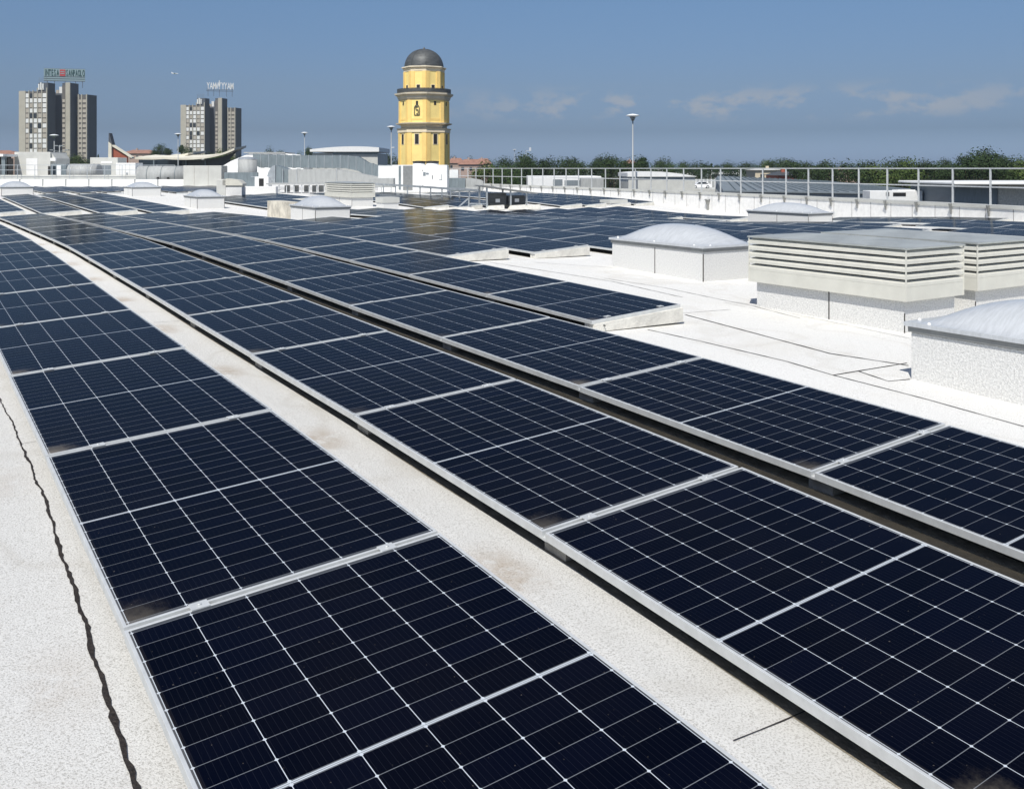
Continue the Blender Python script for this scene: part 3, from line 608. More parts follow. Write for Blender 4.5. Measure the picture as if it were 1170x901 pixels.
# rack with a tilted dark panel over two dark cabinets
S = (20.37,34.54,-0.19)
rk = thing('equipment_rack', 'open metal rack with tilted dark canopy over dark cabinets, on white blocks', 'equipment rack', (S[0]+.3, S[1], S[2]), rad(-10))
for x, y, h in ((.9, 0, .95), (2.0, 0, .80), (.9, .9, .98), (2.0, .9, .84), (2.75, 0, .70)):
    q = MB(); q.bar((x-.65, y, .0), (x-.65, y, h), .06, .06, upv=(0, 1, 0)); q.build('post', MT['galv'], rk)
q = MB(); q.bar((.1, .45, 1.02), (2.55, .45, .68), 1.25, .05, upv=(0, 0, 1)); q.build('canopy', MT['alu_dark'], rk)
for x in (.45, 1.35):
    q = MB(); q.bbox(x, x+.8, .25, .65, .16, .70-.12*(x > 1)); c = q.build('cabinet', MT['lead'], rk); q = MB(); q.box(x+.3, x+.5, .24, .249, .3, .45); q.build('label_plate', MT['white'], c)
for x in (.2, 1.2, 1.9):
    q = MB(); q.hexa([(x, -.3, 0), (x+.75, -.3, 0), (x+.75, 0, 0), (x, 0, 0)], [(x+.1, -.25, .17), (x+.75, -.25, .2), (x+.75, -.05, .2), (x+.1, -.05, .17)]); q.build('base_block', MT['conc_w'], rk)
q = MB(); q.bar((-.5, .2, .05), (-.5, .2, .5), .05); q.bar((-.5, .2, .5), (-1.1, .1, .05), .05); q.bar((-.5, .2, .25), (.3, .2, .25), .05); q.build('brace', MT['galv'], rk)
q = MB(); q.hexa([(0, 0, 0), (2.0, 0, 0), (2.0, .6, 0), (0, .6, 0)], [(.1, .05, .12), (1.9, .05, .12), (1.9, .55, .12), (.1, .55, .12)])
tag(q.build('concrete_pad', MT['conc_w'], loc=(S[0]-1.9, S[1]+.1, S[2])), 'low white concrete pad left of the equipment rack', 'concrete pad')

# ------------------------------------------------------------------ far things: local frames (x right, y away, z up) facing the camera
def site(p, w=None): return (p[0], p[1], p[2])
def R_AZ(deg=0): return -YAW+rad(deg)
def block(name, label, cat, p, wid, z0, z1, dep, m, group=None, top=None, rz=0, part='wall'):
    """a box whose near left bottom corner stands at p (z ignored), front facing the camera"""
    r = thing(name, label, cat, (p[0], p[1], 0), R_AZ(rz), group)
    q = MB(); q.bbox(0, wid, 0, dep, z0, z1, .02); q.build(part, m, r)
    return r
# plant on the roof behind the arrays (left)
r = block('white_plant_wall', 'long low white wall at the back of the left arrays', 'low wall', (2.74,82.66,0.75), 19.5, .2, 0.75, .3, MT['white'])
q = MB(); q.bbox(0, 18.0, 2.4, 2.7, .2, 1.06); q.build('rear_upstand', MT['greyw'], r)
q = MB(); q.bbox(.0, 16.0, .3, 4, .2, .6); q.build('ledge', MT['white'], r)
r = thing('thin_railing', 'thin grey pipe railing behind the white wall on the left', 'railing', (*(3.96,84.26,0.73)[:2], .0), R_AZ())
for i in range(13):
    q = MB(); q.bar((i*1.38, 0, .6), (i*1.38, 0, 1.83), .035); q.build('post', MT['galv'], r)
for z in (1.83, 1.45):
    q = MB(); q.bar((0, 0, z), (16.6, 0, z), .035); q.build('pipe', MT['galv'], r)
r = thing('low_post_railing', 'low thin railing with dark posts in front of the white wall', 'railing', (*(4.28,79.30,0.39)[:2], .28), R_AZ())
for i in range(9):
    q = MB(); q.bar((i*1.72, 0, 0), (i*1.72, 0, .5), .06); q.build('post', MT['alu_dark'], r)
q = MB(); q.bar((0, 0, .5), (13.8, 0, .5), .035); q.build('pipe', MT['galv'], r)
r = block('plant_house', 'beige clad plant house with a white door, in front of the left high-rise', 'plant room', (7.86,90.07,1.24), 3.1, .3, 2.96, 3, MT['greyw'])
q = MB(); q.box(1.03, 2.0, -.03, -.001, .5, 2.42); q.build('door', MT['white'], r)
q = MB(); q.hexa([(3.1, .2, .3), (3.45, .2, .3), (3.45, 2.8, .3), (3.1, 2.8, .3)], [(3.1, .2, 2.90), (3.45, .2, 2.42), (3.45, 2.8, 2.42), (3.1, 2.8, 2.90)]); q.build('sloping_side', MT['greyw'], r)
q = MB(); q.box(3.1, 3.55, .0, .199, 2.20, 2.46); q.build('hood', MT['white'], r)
q = MB(); q.box(2.92, 3.12, -.04, -.001, .5, 1.76); q.build('dark_door', MT['dark'], r)
r = block('open_shelter', 'dark open shelter with grey posts at the far left edge', 'shelter', (5.81,89.01,1.24), .9, .3, 2.55, 2, MT['dark'])
q = MB(); q.box(-.05, 1.45, -.3, 2.2, 2.55+.001, 2.76); q.build('roof', MT['white'], r)
q = MB(); q.box(1.2, 1.5, -.1, .2, .3, 2.51); q.build('post', MT['galv_d'], r)
q = MB(); q.box(1.7, 1.95, .0, .4, .3, 2.40); q.build('cabinet', MT['black'], r)
r = block('air_handler', 'grey glazed machine with white panel right of the plant house', 'air handler', (9.92,83.99,1.25), 1.25, .3, 1.92, 1.2, MT['galv_d'])
q = MB(); q.box(.5, .85, -.03, -.001, .6, 1.82); q.build('panel', MT['white'], r); q = MB(); q.box(.1, .4, -.03, -.001, .9, 1.75); q.build('grille', MT['glassd'], r)
r = thing('silver_tank', 'long pale grey rounded tank on the left part of the roof', 'tank', (*(10.64,81.15,1.12)[:2], 0), R_AZ())
q = MB(); q.tube((0, .8, 1.25), (2.35, .8, 1.25), .68, n=20); q.box(0, 2.35, .2, 1.4, .4, .9); q.build('shell', MT['galv_l'], r)
for x in (.3, 1.1, 1.9):
    q = MB(); q.tube((x, .8, 1.25), (x+.03, .8, 1.25), .70, n=20); q.build('band', MT['alu'], r)
r = block('plant_cabin', 'pale cabin with window strip beside the white container', 'plant room', (13.91,90.93,1.14), 2.5, .3, 2.54, 2, MT['greyw'])
q = MB(); q.box(.1, 1.9, -.03, -.001, 1.0, 1.84); q.build('window_strip', MT['blueg'], r)
q = MB(); q.box(1.0, 2.0, -.035, -.002, 2.00, 2.19); q.build('panel', MT['white'], r)
r = block('white_container', 'bright white boxy unit left of the concave roof', 'container', (13.95,79.01,1.12), 1.56, .3, 2.00, 1.5, MT['white'])
q = MB(); [q.box(x, x+.02, -.02, -.001, .6, 1.95) for x in (.3, .75, 1.1)]; q.build('rib', MT['greyw'], r)
q = MB(); q.box(.82, .95, -.03, -.001, 1.1, 1.25); q.build('handle', MT['galv'], r)
r = thing('long_tank', 'long light grey tank below the concave roof', 'tank', (*(14.78,76.10,1.14)[:2], 0), R_AZ())
q = MB(); q.tube((0, .9, 1.05), (4.0, .9, 1.05), .72, n=20); q.build('shell', MT['galv_l'], r)
for x in (.8, 1.9, 3.0):
    q = MB(); q.tube((x, .9, 1.05), (x+.04, .9, 1.05), .74, n=20); q.build('band', MT['galv_d'], r)
for x in (1.7, 2.5):
    q = MB(); q.box(x, x+.12, .0, .3, .3, .9); q.build('foot', MT['black'], r)
r = block('duct_enclosure', 'big plain beige duct box standing among the far panels', 'duct box', (17.40,72.04,0.31), 2.88, .15, 1.78, 1.5, MT['greyw'])
q = MB(); q.box(.80, .83, -.02, -.001, .3, 1.76); q.box(1.87, 1.89, -.02, -.001, .3, 1.76); q.build('seam', MT['conc'], r)
r = block('small_duct_box', 'smaller beige box with pale hood right of the big duct box', 'duct box', (12.79,46.47,0.36), .45, .25, 1.04, .8, MT['greyw'])
q = MB(); q.yprism([(.3, 1.00), (.5, 1.08), (1.1, 1.00), (1.3, 0.83), (1.3, 0.74), (.3, 0.74)], .0, .7); q.build('hood', MT['cream'], r)
q = MB(); q.box(.48, 1.25, .05, .6, 0.66, 0.74-.001); q.build('shadow_gap', MT['alu_dark'], r)
q = MB(); q.box(.455, 1.25, .02, .7, .25, 0.66-.001); q.build('curb', MT['curbf'], r)
block('white_curb', 'low long white upstand in front of the silver ducts', 'low wall', (14.98,49.82,0.25), 1.9, .2, 0.62, .5, MT['curbf'])
r = thing('pipe_shelf', 'flat grey shelf on thin posts in front of the silver ducts', 'shelf', (*(18.04,54.98,0.61)[:2], 0), R_AZ())
q = MB(); q.bbox(0, 3.7, 0, 1.6, 0.61, 0.70); q.build('shelf', MT['galv_l'], r)
for i in range(8):
    q = MB(); q.bar((.3+i*.46, .1, .1), (.3+i*.46, .1, 0.60), .05); q.build('post', MT['alu'], r)
q = MB()
for x in (.9, 1.45, 2.1, 2.6, 3.0): q.box(x, x+.25, .9, 1.3, .15, .55)
q.build('valve_boxes', MT['alu_dark'], r)
# silver ducts
r = thing('upper_duct', 'long ribbed blue-grey metal duct bending down to the white chiller', 'air duct', (*(22.35,71.23,1.74)[:2], 0), R_AZ())
zt, zb = 2.60, 1.64
path = [(0, zt+.1, zb+.3), (.5, zt+.05, zb), (3.3, zt-.03, zb-.02), (7.2, zt-.04, zb-.05), (8.2, zt-.12, zb-.25), (9.0, zt-.6, zb-.75), (9.6, 1.84, 0.90), (11.1, 1.82, 0.87)]
q = MB()
for a, b in zip(path, path[1:]): q.hexa([(a[0], 0, a[2]), (b[0], 0, b[2]), (b[0], 1.0, b[2]), (a[0], 1.0, a[2])], [(a[0], 0, a[1]), (b[0], 0, b[1]), (b[0], 1.0, b[1]), (a[0], 1.0, a[1])])
q.build('duct_body', MT['galv_d'], r)
for x in [.6+.62*i for i in range(17)]:
    za = interp(x, [p[0] for p in path], [p[1] for p in path]); zc = interp(x, [p[0] for p in path], [p[2] for p in path])
    q = MB(); q.box(x, x+.035, -.03, 1.03, zc-.03, za+.03); q.build('flange', MT['galv'], r)
r = thing('lower_duct', 'lower pale duct with a rounded drum end on the left', 'air duct', (*(21.29,64.78,0.56)[:2], 0), R_AZ())
zt, zb = 1.51, 0.56
q = MB(); n = 16; arc = [(.62-.62*math.cos(PI/2*i/n), zb+(zt+.28-zb)*math.sin(PI/2*i/n)) for i in range(n+1)]
q.yprism([(.0, zb)]+arc+[(.62, zb)], 0, 1.2); q.build('drum_end', MT['galv'], r)
q = MB(); q.hexa([(.63, .1, zb), (1.55, .1, zb), (1.55, 1.2, zb), (.63, 1.2, zb)], [(.63, .1, zt+.28), (1.55, .1, zt+.0), (1.55, 1.2, zt), (.63, 1.2, zt+.28)]); q.build('elbow', MT['galv_d'], r)
q = MB(); q.box(1.56, 5.0, 0, 1.1, zb, zt); q.build('duct_body', MT['galv_l'], r)
q = MB(); q.hexa([(5.03, 0, zb), (8.4, 0, zb-.1), (8.4, 1.1, zb-.1), (5.03, 1.1, zb)], [(5.03, 0, zt), (8.4, 0, 0.90), (8.4, 1.1, 0.90), (5.03, 1.1, zt)]); q.build('duct_taper', MT['galv_l'], r)
for x in (1.15, 2.15, 5.0):
    q = MB(); q.box(x, x+.04, -.03, 1.13, zb-.03, zt+.04); q.build('flange', MT['galv'], r)
r = thing('vertical_flue', 'rounded silver flue beside a white sloping wall', 'flue', (*(20.59,69.99,0.50)[:2], 0), R_AZ())
q = MB(); q.tube((.75, .8, .3), (.75, .8, 2.25), .72, n=24); q.build('drum', MT['galv_l'], r)
q = MB(); q.lathe((.75, .8, 2.25), [(.73, 0), (.6, .12), (.3, .18), (0, .2)], 24); q.build('cap', MT['galv'], r)
q = MB(); q.box(-.6, 1.9, -.6, -.3, .2, 1.28); q.build('plinth', MT['galv_d'], r)
r = block('machine_row', 'small white and dark machines between flue and lower duct', 'machine', (19.97,63.25,0.47), .95, .25, 1.01, .6, MT['white'])
q = MB(); q.box(.3, .62, -.03, -.001, .3, 0.89); q.build('fan_opening', MT['black'], r); q = MB(); q.box(-.3, .6, .1, .15, 1.13-.15, 1.13-.1); q.build('pipe', MT['galv'], r)
r = thing('sloping_white_house', 'white plant house with a sloping left side, behind the flue', 'plant room', (*(25.05,93.28,0.93)[:2], 0), R_AZ())
q = MB(); q.yprism([(0, .2), (9.3, .2), (9.3, 2.80), (7.6, 3.02), (4.0, 3.06), (2.1, 2.29), (.6, 1.44)], 0, 4); q.build('wall', MT['white'], r)
q = MB(); q.box(3.4, 7.5, -.15, 4.1, 3.04+.02, 3.15); q.build('roof_edge', MT['galv_l'], r)
q = MB(); q.box(3.1, 4.4, -.04, -.001, .4, 2.55); q.build('grille', MT['galv_d'], r)
r = block('barrel_roof_hall', 'pale hall with shallow curved white roof behind the ducts', 'building', (54.52,143.29,1.91), 10.6, -10, 3.99, 12, MT['greyw'])
n = 12; q = MB(); arc = [(-.3+11.2*i/n, 4.55+.75*math.sin(PI*(.12+.60*i/n))-.25) for i in range(n+1)]
q.yprism([(-.3, 4.20)]+arc+[(10.9, 4.20)], -.6, 12.5); q.build('roof', MT['white'], r)
q = MB(); q.box(3.3, 10.55, -.05, -.001, 3.79, 4.19); q.build('clerestory', MT['galv_d'], r)

# chiller
r = thing('chiller_unit', 'white chiller cabinet with two round fans in front of the yellow tower', 'chiller', (*(25.63,53.67,0.18)[:2], .1), R_AZ())
zt = 1.79-.1
q = MB(); q.bbox(0, 3.5, 0, 1.6, 0, zt); q.build('casing', MT['white'], r)
q = MB(); q.box(.42, .56, -.02, -.001, .15, zt-.06); q.build('louvre_slot', MT['galv_d'], r)
q = MB(); q.box(.70, 1.30, -.03, -.001, .12, zt-.05); q.build('coil', MT['alu_dark'], r)
q = MB(); q.box(1.92, 2.75, -.012, -.001, .3, zt-.1); d = q.build('door', MT['white'], r)
q = MB(); q.box(2.55, 2.59, -.03, -.0121, .8, 1.05); q.build('handle', MT['black'], d)
q = MB(); q.box(1.93, 1.97, -.03, -.0121, .35, .42); q.box(1.93, 1.97, -.03, -.0121, 1.3, 1.37); q.build('hinge', MT['black'], d)
q = MB(); q.box(1.98, 2.14, -.02, -.0121, 1.0, 1.24); q.box(2.16, 2.34, -.02, -.0121, 1.08, 1.2); q.build('rating_label', MT['blueg'], d)
q = MB(); q.box(3.0, 3.2, -.015, -.001, .75, .78); q.box(3.15, 3.18, -.015, -.001, .75, 1.1); q.build('warning_mark', MT['galv_d'], r)
for x in (1.65, 2.5):
    q = MB(); q.lathe((x, .8, zt), [(.42, 0), (.40, .10), (.38, .13), (.36, .10), (.36, .02)], 24); fr = q.build('fan_cowl', MT['white'], r)
    q = MB(); q.lathe((x, .8, zt+.13), [(.38, -.01), (.45, .03), (.42, .10), (.15, .13), (0, .13)], 20); q.build('fan_guard', MT['black'], fr)
q = MB(); q.bbox(-.9, -.02, .1, 1.4, 0, zt-.05); q.build('side_cabinet', MT['white'], r)
r = block('duct_box', 'grey metal duct box on stand left below the chiller', 'duct box', (23.28,51.61,0.15), 1.35, .45, 1.00, .9, MT['galv_l'])
q = MB(); [q.bar((x, .05, .1), (x, .05, .45), .05) for x in (.1, .6, 1.2)]; q.build('stand', MT['galv'], r)
r = thing('grey_tanks', 'pair of grey metal duct boxes right of the white chiller', 'duct box', (*(30.02,54.41,0.05)[:2], .1), R_AZ())
q = MB(); q.bbox(0, 1.15, 0, 1, .0, 0.94-.1); q.build('left_box', MT['galv_d'], r)
q = MB(); q.yprism([(1.16, 0), (2.3, 0), (2.35, .6), (2.25, 0.80-.1), (1.5, 0.94-.1), (1.16, 0.91-.1)], .1, 1.1); q.build('right_box', MT['galv_l'], r)
q = MB(); q.bbox(.0, .6, 1.2, 1.8, .3, 1.49-.1); q.build('white_head', MT['white'], r)
q = MB(); q.bbox(1.2, 2.0, -.9, -.3, 0, .25); q.build('base', MT['galv_l'], r)

# ------------------------------------------------------------------ yellow tower
D_T = 110; tw = thing('yellow_tower', 'yellow octagonal tower with grey lead dome and a balcony ring', 'tower', (*(50.91,98.05,1.82)[:2], 0))
mpp = D_T/1079.57
zz = lambda y: H_CAM+(192.39-y)*mpp
def oct_ring(rc): return rc/math.cos(PI/8)
A8 = rad(202.5)-YAW*0+rad(-32.8-12)   # faces turned so that two look at the camera, the left more square-on
def octo(prof, m, name, parent=tw, n=8):
    q = MB(); q.lathe((0, 0, 0), [(oct_ring(r_) if r_ else 0, z) for r_, z in prof], n, ang0=A8, smooth=False); return q.build(name, m, parent)
r1 = 26.7*mpp; r2 = 26.2*mpp; r3 = 21.3*mpp
octo([(r1, -10.5), (r1, zz(152.5))], MT['yellow'], 'lower_storey')
octo([(r1+.05, zz(152.5)), (r1+.12, zz(152)), (r1+.12, zz(149)), (r1+.25, zz(147.5)), (r1+.05, zz(147.4))], MT['cornice_l'], 'lower_trim')
octo([(r1-.25, zz(147.4)), (r1-.22, zz(144)), (r1+.30, zz(142.5)), (r1+.32, zz(141.3)), (r2, zz(141.2))], MT['cornice'], 'lower_cornice')
octo([(r2, zz(141.3)), (r2, zz(116))], MT['yellow'], 'middle_storey')
octo([(r2-.02, zz(116)), (r2+.15, zz(114)), (r2+.20, zz(111.5)), (r2+.48, zz(109.5)), (r2+.50, zz(107.8)), (0, zz(107.8))], MT['cornice'], 'balcony_slab')
octo([(r3, zz(107.9)), (r3, zz(83))], MT['yellow'], 'upper_storey')
octo([(r3+.04, zz(83.2)), (r3+.06, zz(80.5)), (r3+.16, zz(79.5)), (r3+.05, zz(79.4))], MT['cornice_l'], 'upper_trim')
octo([(r3+.05, zz(79.5)), (r3+.25, zz(78.8)), (r3+.22, zz(77.5)), (0, zz(77.4))], MT['cornice'], 'upper_cornice')
q = MB(); rd = 22.0*mpp; n = 14; q.lathe((0, 0, 0), [(rd*math.cos(PI/2*i/n)**.92 if i < n else 0, zz(77.4)+(zz(56.5)-zz(77.4))*math.sin(PI/2*i/n)) for i in range(n+1)], 32); dm = q.build('dome', MT['lead'], tw)
q = MB()
for k in range(8):
    t = A8+k*PI/4
    for i in range(n-1):
        f_ = lambda i: (rd*math.cos(PI/2*i/n)**.92*1.005, zz(77.4)+(zz(56.5)-zz(77.4))*math.sin(PI/2*i/n)*1.003)
        a, b = f_(i), f_(i+1); q.bar((a[0]*math.cos(t), a[0]*math.sin(t), a[1]), (b[0]*math.cos(t), b[0]*math.sin(t), b[1]), .07, .05)
q.build('dome_rib', MT['lead'], dm)
q = MB(); q.lathe((0, 0, zz(56.6)), [(.18, 0), (.14, .12), (.05, .2), (0, .35)], 10); q.build('finial', MT['lead'], dm)
for k in range(8):          # corner pilasters
    t = A8+k*PI/4
    for (rr, za, zb, w) in ((r1, -10.5, zz(152.6), 1.05), (r2, zz(141.1), zz(116.1), .85), (r3, zz(107.7), zz(83.3), .9)):
        q = MB(); c = oct_ring(rr); pr_ = .07
        for s_ in (-1, 1):
            tn = t+s_*PI/8; nx, ny = math.cos(tn), math.sin(tn); tx, ty = -ny*-s_, nx*-s_   # tangent pointing away from the corner
            cx, cy = c*math.cos(t), c*math.sin(t)
            if (cx+tx)*math.cos(t)+(cy+ty)*math.sin(t) > c: tx, ty = -tx, -ty
            p0 = (cx, cy); p1 = (cx+tx*w/2, cy+ty*w/2)
            b = [(p0[0]-nx*.1, p0[1]-ny*.1), (p1[0]-nx*.1, p1[1]-ny*.1), (p1[0]+nx*pr_, p1[1]+ny*pr_), (p0[0]+nx*pr_, p0[1]+ny*pr_)]
            if (b[1][0]-b[0][0])*(b[2][1]-b[1][1])-(b[1][1]-b[0][1])*(b[2][0]-b[1][0]) < 0: b = b[::-1]
            q.hexa([(*p, za) for p in b], [(*p, zb) for p in b])
        q.build('pilaster', MT['yellow_d'], tw)
def face_box(k, rr, u0, u1, z0, z1, m, name, out=.03, par=tw, dep=.3):
    t = A8+PI/8+k*PI/4; n_ = Vector((math.cos(t), math.sin(t), 0)); tx = Vector((-math.sin(t), math.cos(t), 0)); q = MB()
    a = [n_*(rr-dep)+tx*u0, n_*(rr-dep)+tx*u1, n_*(rr+out)+tx*u1, n_*(rr+out)+tx*u0][::-1]
    q.hexa([(p.x, p.y, z0) for p in a], [(p.x, p.y, z1) for p in a]); return q.build(name, m, par)
for k in range(8):
    fr = face_box(k, r1, -.30, .30, zz(165.8), zz(153.4), MT['cornice_l'], 'window', .03)
    face_box(k, r1, -.22, .22, zz(165.2), zz(154.0), MT['dark'], 'pane', .045, fr)
    face_box(k, r2, -.13, .13, zz(121.5), zz(117.2), MT['dark'], 'small_window', .03)
    fr = face_box(k, r3, -.25, .25, zz(104.6), zz(98.2), MT['cornice_l'], 'window', .03)
    face_box(k, r3, -.19, .19, zz(104.1), zz(98.7), MT['dark'], 'pane', .045, fr)
    face_box(k, r2, -.75, .75, zz(138.5), zz(136.5), MT['yellow_d'], 'sill_band', .03)
q = MB(); rb = 0
for i in range(40):
    t = 2*PI*i/40; c = (r2+.43); q.bar((c*math.cos(t), c*math.sin(t), zz(107.8)), (c*math.cos(t), c*math.sin(t), zz(103.2)), .035)
q.lathe((0, 0, 0), [(r2+.41, zz(103.2)), (r2+.46, zz(103.2)), (r2+.46, zz(102.7)), (r2+.41, zz(102.7)), (r2+.41, zz(103.2))], 40)
q.lathe((0, 0, 0), [(r2+.44, zz(107.6)), (r2+.45, zz(103.4))], 40)
q.build('balcony_rail', MT['lead'], tw)
# round-topped emblem with a letter-like hook on the camera side of the middle storey
kf = min(range(8), key=lambda k: abs(((A8+PI/8+k*PI/4)-(rad(270)-YAW-rad(8))+PI) % (2*PI)-PI))
t = A8+PI/8+kf*PI/4; n_ = Vector((math.cos(t), math.sin(t), 0)); tx = Vector((-math.sin(t), math.cos(t), 0))
q = MB(); zc = zz(128); hw, hh_ = .30, .50
def E(u, v): p = n_*(r2+.07)+tx*u; return (p.x, p.y, zc+v)
loop = [E(-hw, -hh_), E(hw, -hh_), E(hw, hh_*.5)]+[E(hw*math.cos(PI*i/8), hh_*.5+hw*1.3*math.sin(PI*i/8)) for i in range(1, 8)]+[E(-hw, hh_*.5)]
for a, b in zip(loop, loop[1:]+loop[:1]): q.bar(a, b, .06, .06)
for a, b in (((-.12, .45), (.14, .45)), ((-.12, .45), (-.12, .1)), ((-.12, .1), (.14, .1)), ((.14, .1), (.14, -.35)), ((.14, -.35), (-.08, -.35))): q.bar(E(*a), E(*b), .07, .06)
q.build('emblem', MT['lead'], tw)

# ------------------------------------------------------------------ high-rise towers
def highrise(p, label, s=1.0):
    """local x right / y away from the camera side, walls turned 40 deg; p is the left front foot"""
    r = thing('high_rise', label, 'high-rise', (p[0], p[1], 0), 0, 'pair of concrete high-rise towers')
    th = R_AZ() + rad(28.5) - rad(40)                      # direction of the lit face, towards the right and towards the camera
    e1 = Vector((math.cos(th-rad(0)), math.sin(th), 0)); e2 = Vector((-e1.y, e1.x, 0))   # e1 along lit face, e2 along dark face (away)
    def bx(q, u0, u1, v0, v1, z0, z1):
        c = [e1*u0+e2*v0, e1*u1+e2*v0, e1*u1+e2*v1, e1*u0+e2*v1]; q.hexa([(a.x, a.y, z0) for a in c], [(a.x, a.y, z1) for a in c])
    Zb = -10.5
    def part(nm, u0, u1, v0, v1, z1, m, par=r, z0=Zb): q = MB(); bx(q, u0, u1, v0, v1, z0, z1); return q.build(nm, m, par)
    rr = random.Random(5)
    # left block
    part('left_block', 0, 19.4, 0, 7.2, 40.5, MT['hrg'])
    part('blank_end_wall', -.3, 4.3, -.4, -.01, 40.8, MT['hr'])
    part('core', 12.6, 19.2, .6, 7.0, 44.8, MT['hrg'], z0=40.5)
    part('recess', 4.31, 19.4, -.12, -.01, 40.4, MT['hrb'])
    for u in (6.6, 9.4, 12.4, 15.5, 18.9): part('pier', u, u+.5, -.55, -.13, 41.0 if u < 12 else 42.2, MT['hr'])
    # centre block set back, taller slab and dark flank
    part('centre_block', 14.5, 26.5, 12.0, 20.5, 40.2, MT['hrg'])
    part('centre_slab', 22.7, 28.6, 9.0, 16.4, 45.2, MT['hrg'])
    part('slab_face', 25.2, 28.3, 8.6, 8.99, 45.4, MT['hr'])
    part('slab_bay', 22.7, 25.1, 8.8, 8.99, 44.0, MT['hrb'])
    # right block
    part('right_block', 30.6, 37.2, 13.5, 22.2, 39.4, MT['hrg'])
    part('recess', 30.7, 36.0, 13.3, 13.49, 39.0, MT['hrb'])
    for u in (30.6, 33.0, 36.3): part('pier', u, u+.6, 12.9, 13.29, 39.6, MT['hr'])
    mats = [MT['pane_w'], MT['pane_g'], MT['pane_k']]; meshes = {}
    def win(u, v, w, z, par, mi, stuff=None):
        key = (w, mi)
        if key not in meshes:
            q = MB(); bx(q, 0, w, -.02, .15, 0, 2.05); meshes[key] = q.mesh('window', mats[mi])
        o = bpy.data.objects.new('window', meshes[key]); sc.collection.objects.link(o); o.parent = par
        c = e1*u+e2*v; o.location = (c.x, c.y, z); return o
    N = 19; ps = [(4.5, 1.9), (7.3, 1.8), (10.1, 2.1), (13.1, 2.2), (16.2, 2.5)]
    for ci, (u, w) in enumerate(ps):
        for fl in range(N):
            z = -8.5+2.55*fl
            mi = rr.choices([0, 1, 2], [6, 1, 2.2] if ci in (1, 2) else [3.5, 6, .5])[0]
            win(u, -.32, w, z, r, mi)
    for q_, (u, v, w) in zip((MB(), MB(), MB()), ((31.3, 13.1, 1.5), (33.8, 13.1, 2.3), (23.1, 8.6, 1.7))):
        for fl in range(N-1): z = -8.0+2.55*fl; bx(q_, u, u+w, v, v+.18, z, z+1.5)
        tag(q_.build('window_column', MT['pane_g'], r), kind='stuff')
    # roof plant
    for i in range(3): part('roof_plant', 13.0+i*1.4, 13.9+i*1.4, -.2, 1.6, 44.2+.7*i % 1.3, MT['pane_w'], z0=41.2)
    for i in range(5):
        q = MB(); c = e1*(12.4+i*1.3)+e2*1.5; q.bar((c.x, c.y, 44.6), (c.x, c.y, 47.6-.3*(i % 2)), .16, .16, upv=(0, 1, 0)); q.build('antenna', MT['alu_dark'], r)
    part('lift_head', 17.5, 19.6, 13.0, 16.0, 43.6, MT['pane_w'], z0=40.2)
    part('lift_head', 15.3, 17.2, 13.0, 16.0, 42.0, MT['pane_g'], z0=40.2)
    r.scale = (.83, .83, 1); return r
HR1 = (49.38,538.99,2.64)
HR2 = (144.26,602.80,2.87)
h1 = highrise(HR1, 'left concrete high-rise carrying the dark green lettered roof sign')
h2 = copy_tree(h1, Matrix.Translation((HR2[0], HR2[1], 0)) @ Matrix.Diagonal((.83, .83, 1, 1)), 'right concrete high-rise carrying the white lettered roof sign')
def text_obj(s, size, m, par, loc, ext=.08, sx=1.0, name='letter'):
    cu = bpy.data.curves.new(name, 'FONT'); cu.body = s; cu.size = size; cu.extrude = ext; cu.offset = .012*size
    o = bpy.data.objects.new('tmp', cu); sc.collection.objects.link(o)
    dg = bpy.context.evaluated_depsgraph_get(); me = bpy.data.meshes.new_from_object(o.evaluated_get(dg)); me.name = name
    wd = max((v.co.x for v in me.vertices), default=0)
    bpy.data.objects.remove(o); me.materials.clear(); me.materials.append(m)
    t = bpy.data.objects.new(name, me); sc.collection.objects.link(t); t.parent = par; t.location = loc; t.rotation_euler = (PI/2, 0, 0); t.scale = (sx, 1, 1); return wd*sx
P1 = (60.66,541.25,46.96); ang = R_AZ(14)
r = thing('roof_sign', 'dark green lettering with red square logo on top of the left high-rise', 'roof sign', P1, ang)
k = .47
q = MB(); q.box(0, 23.5, .1, .2, 0, 2.1); q.build('lattice_board', MT['sign_w'], r)
q = MB(); q.box(0, 23.5, .11, .19, 2.2, 6.2); q.build('letter_board', MT['sign_w'], r)
q = MB(); q.box(0, 23.5, -.05, .08, -.3, .05); q.box(0, 23.5, -.05, .08, 1.0, 1.15); q.box(0, 23.5, -.05, .08, 2.05, 2.2); q.box(0, 23.5, .2, .4, 6.1, 6.35); q.build('frame_bars', MT['hrg'], r)
for x in (2, 6, 12, 18, 22):
    q = MB(); q.bar((x, .3, -3.5), (x, .3, 6.2), .25, .25, upv=(0, 1, 0)); q.build('post', MT['hrg'], r)
def spaced(s, x0, x1, size, m, par, z):
    n = len(s); st = (x1-x0)/n
    for i, ch in enumerate(s):
        if ch != ' ': text_obj(ch, size, m, par, (x0+st*i, 0, z), sx=.85)
r.scale = (.84, 1, 1)
for s_, xa, xb in (('INTESA', .5, 8.7), ('SANPAOLO', 12.7, 23.2)):
    st_ = (xb-xa)/sum({'I': .45}.get(c, 1) for c in s_); x_ = xa
    for c in s_:
        w_ = st_*{'I': .45}.get(c, 1); cw = {'I': .28, 'M': .83}.get(c, .66)*4.6
        text_obj(c, 4.6, MT['sign_g'], r, (x_+w_*.06, 0, 2.6), sx=w_*.86/cw, ext=.08); x_ += w_
q = MB(); q.box(9.1, 12.2, -.1, .08, 2.4, 5.8); lg = q.build('logo_square', MT['sign_r'], r)
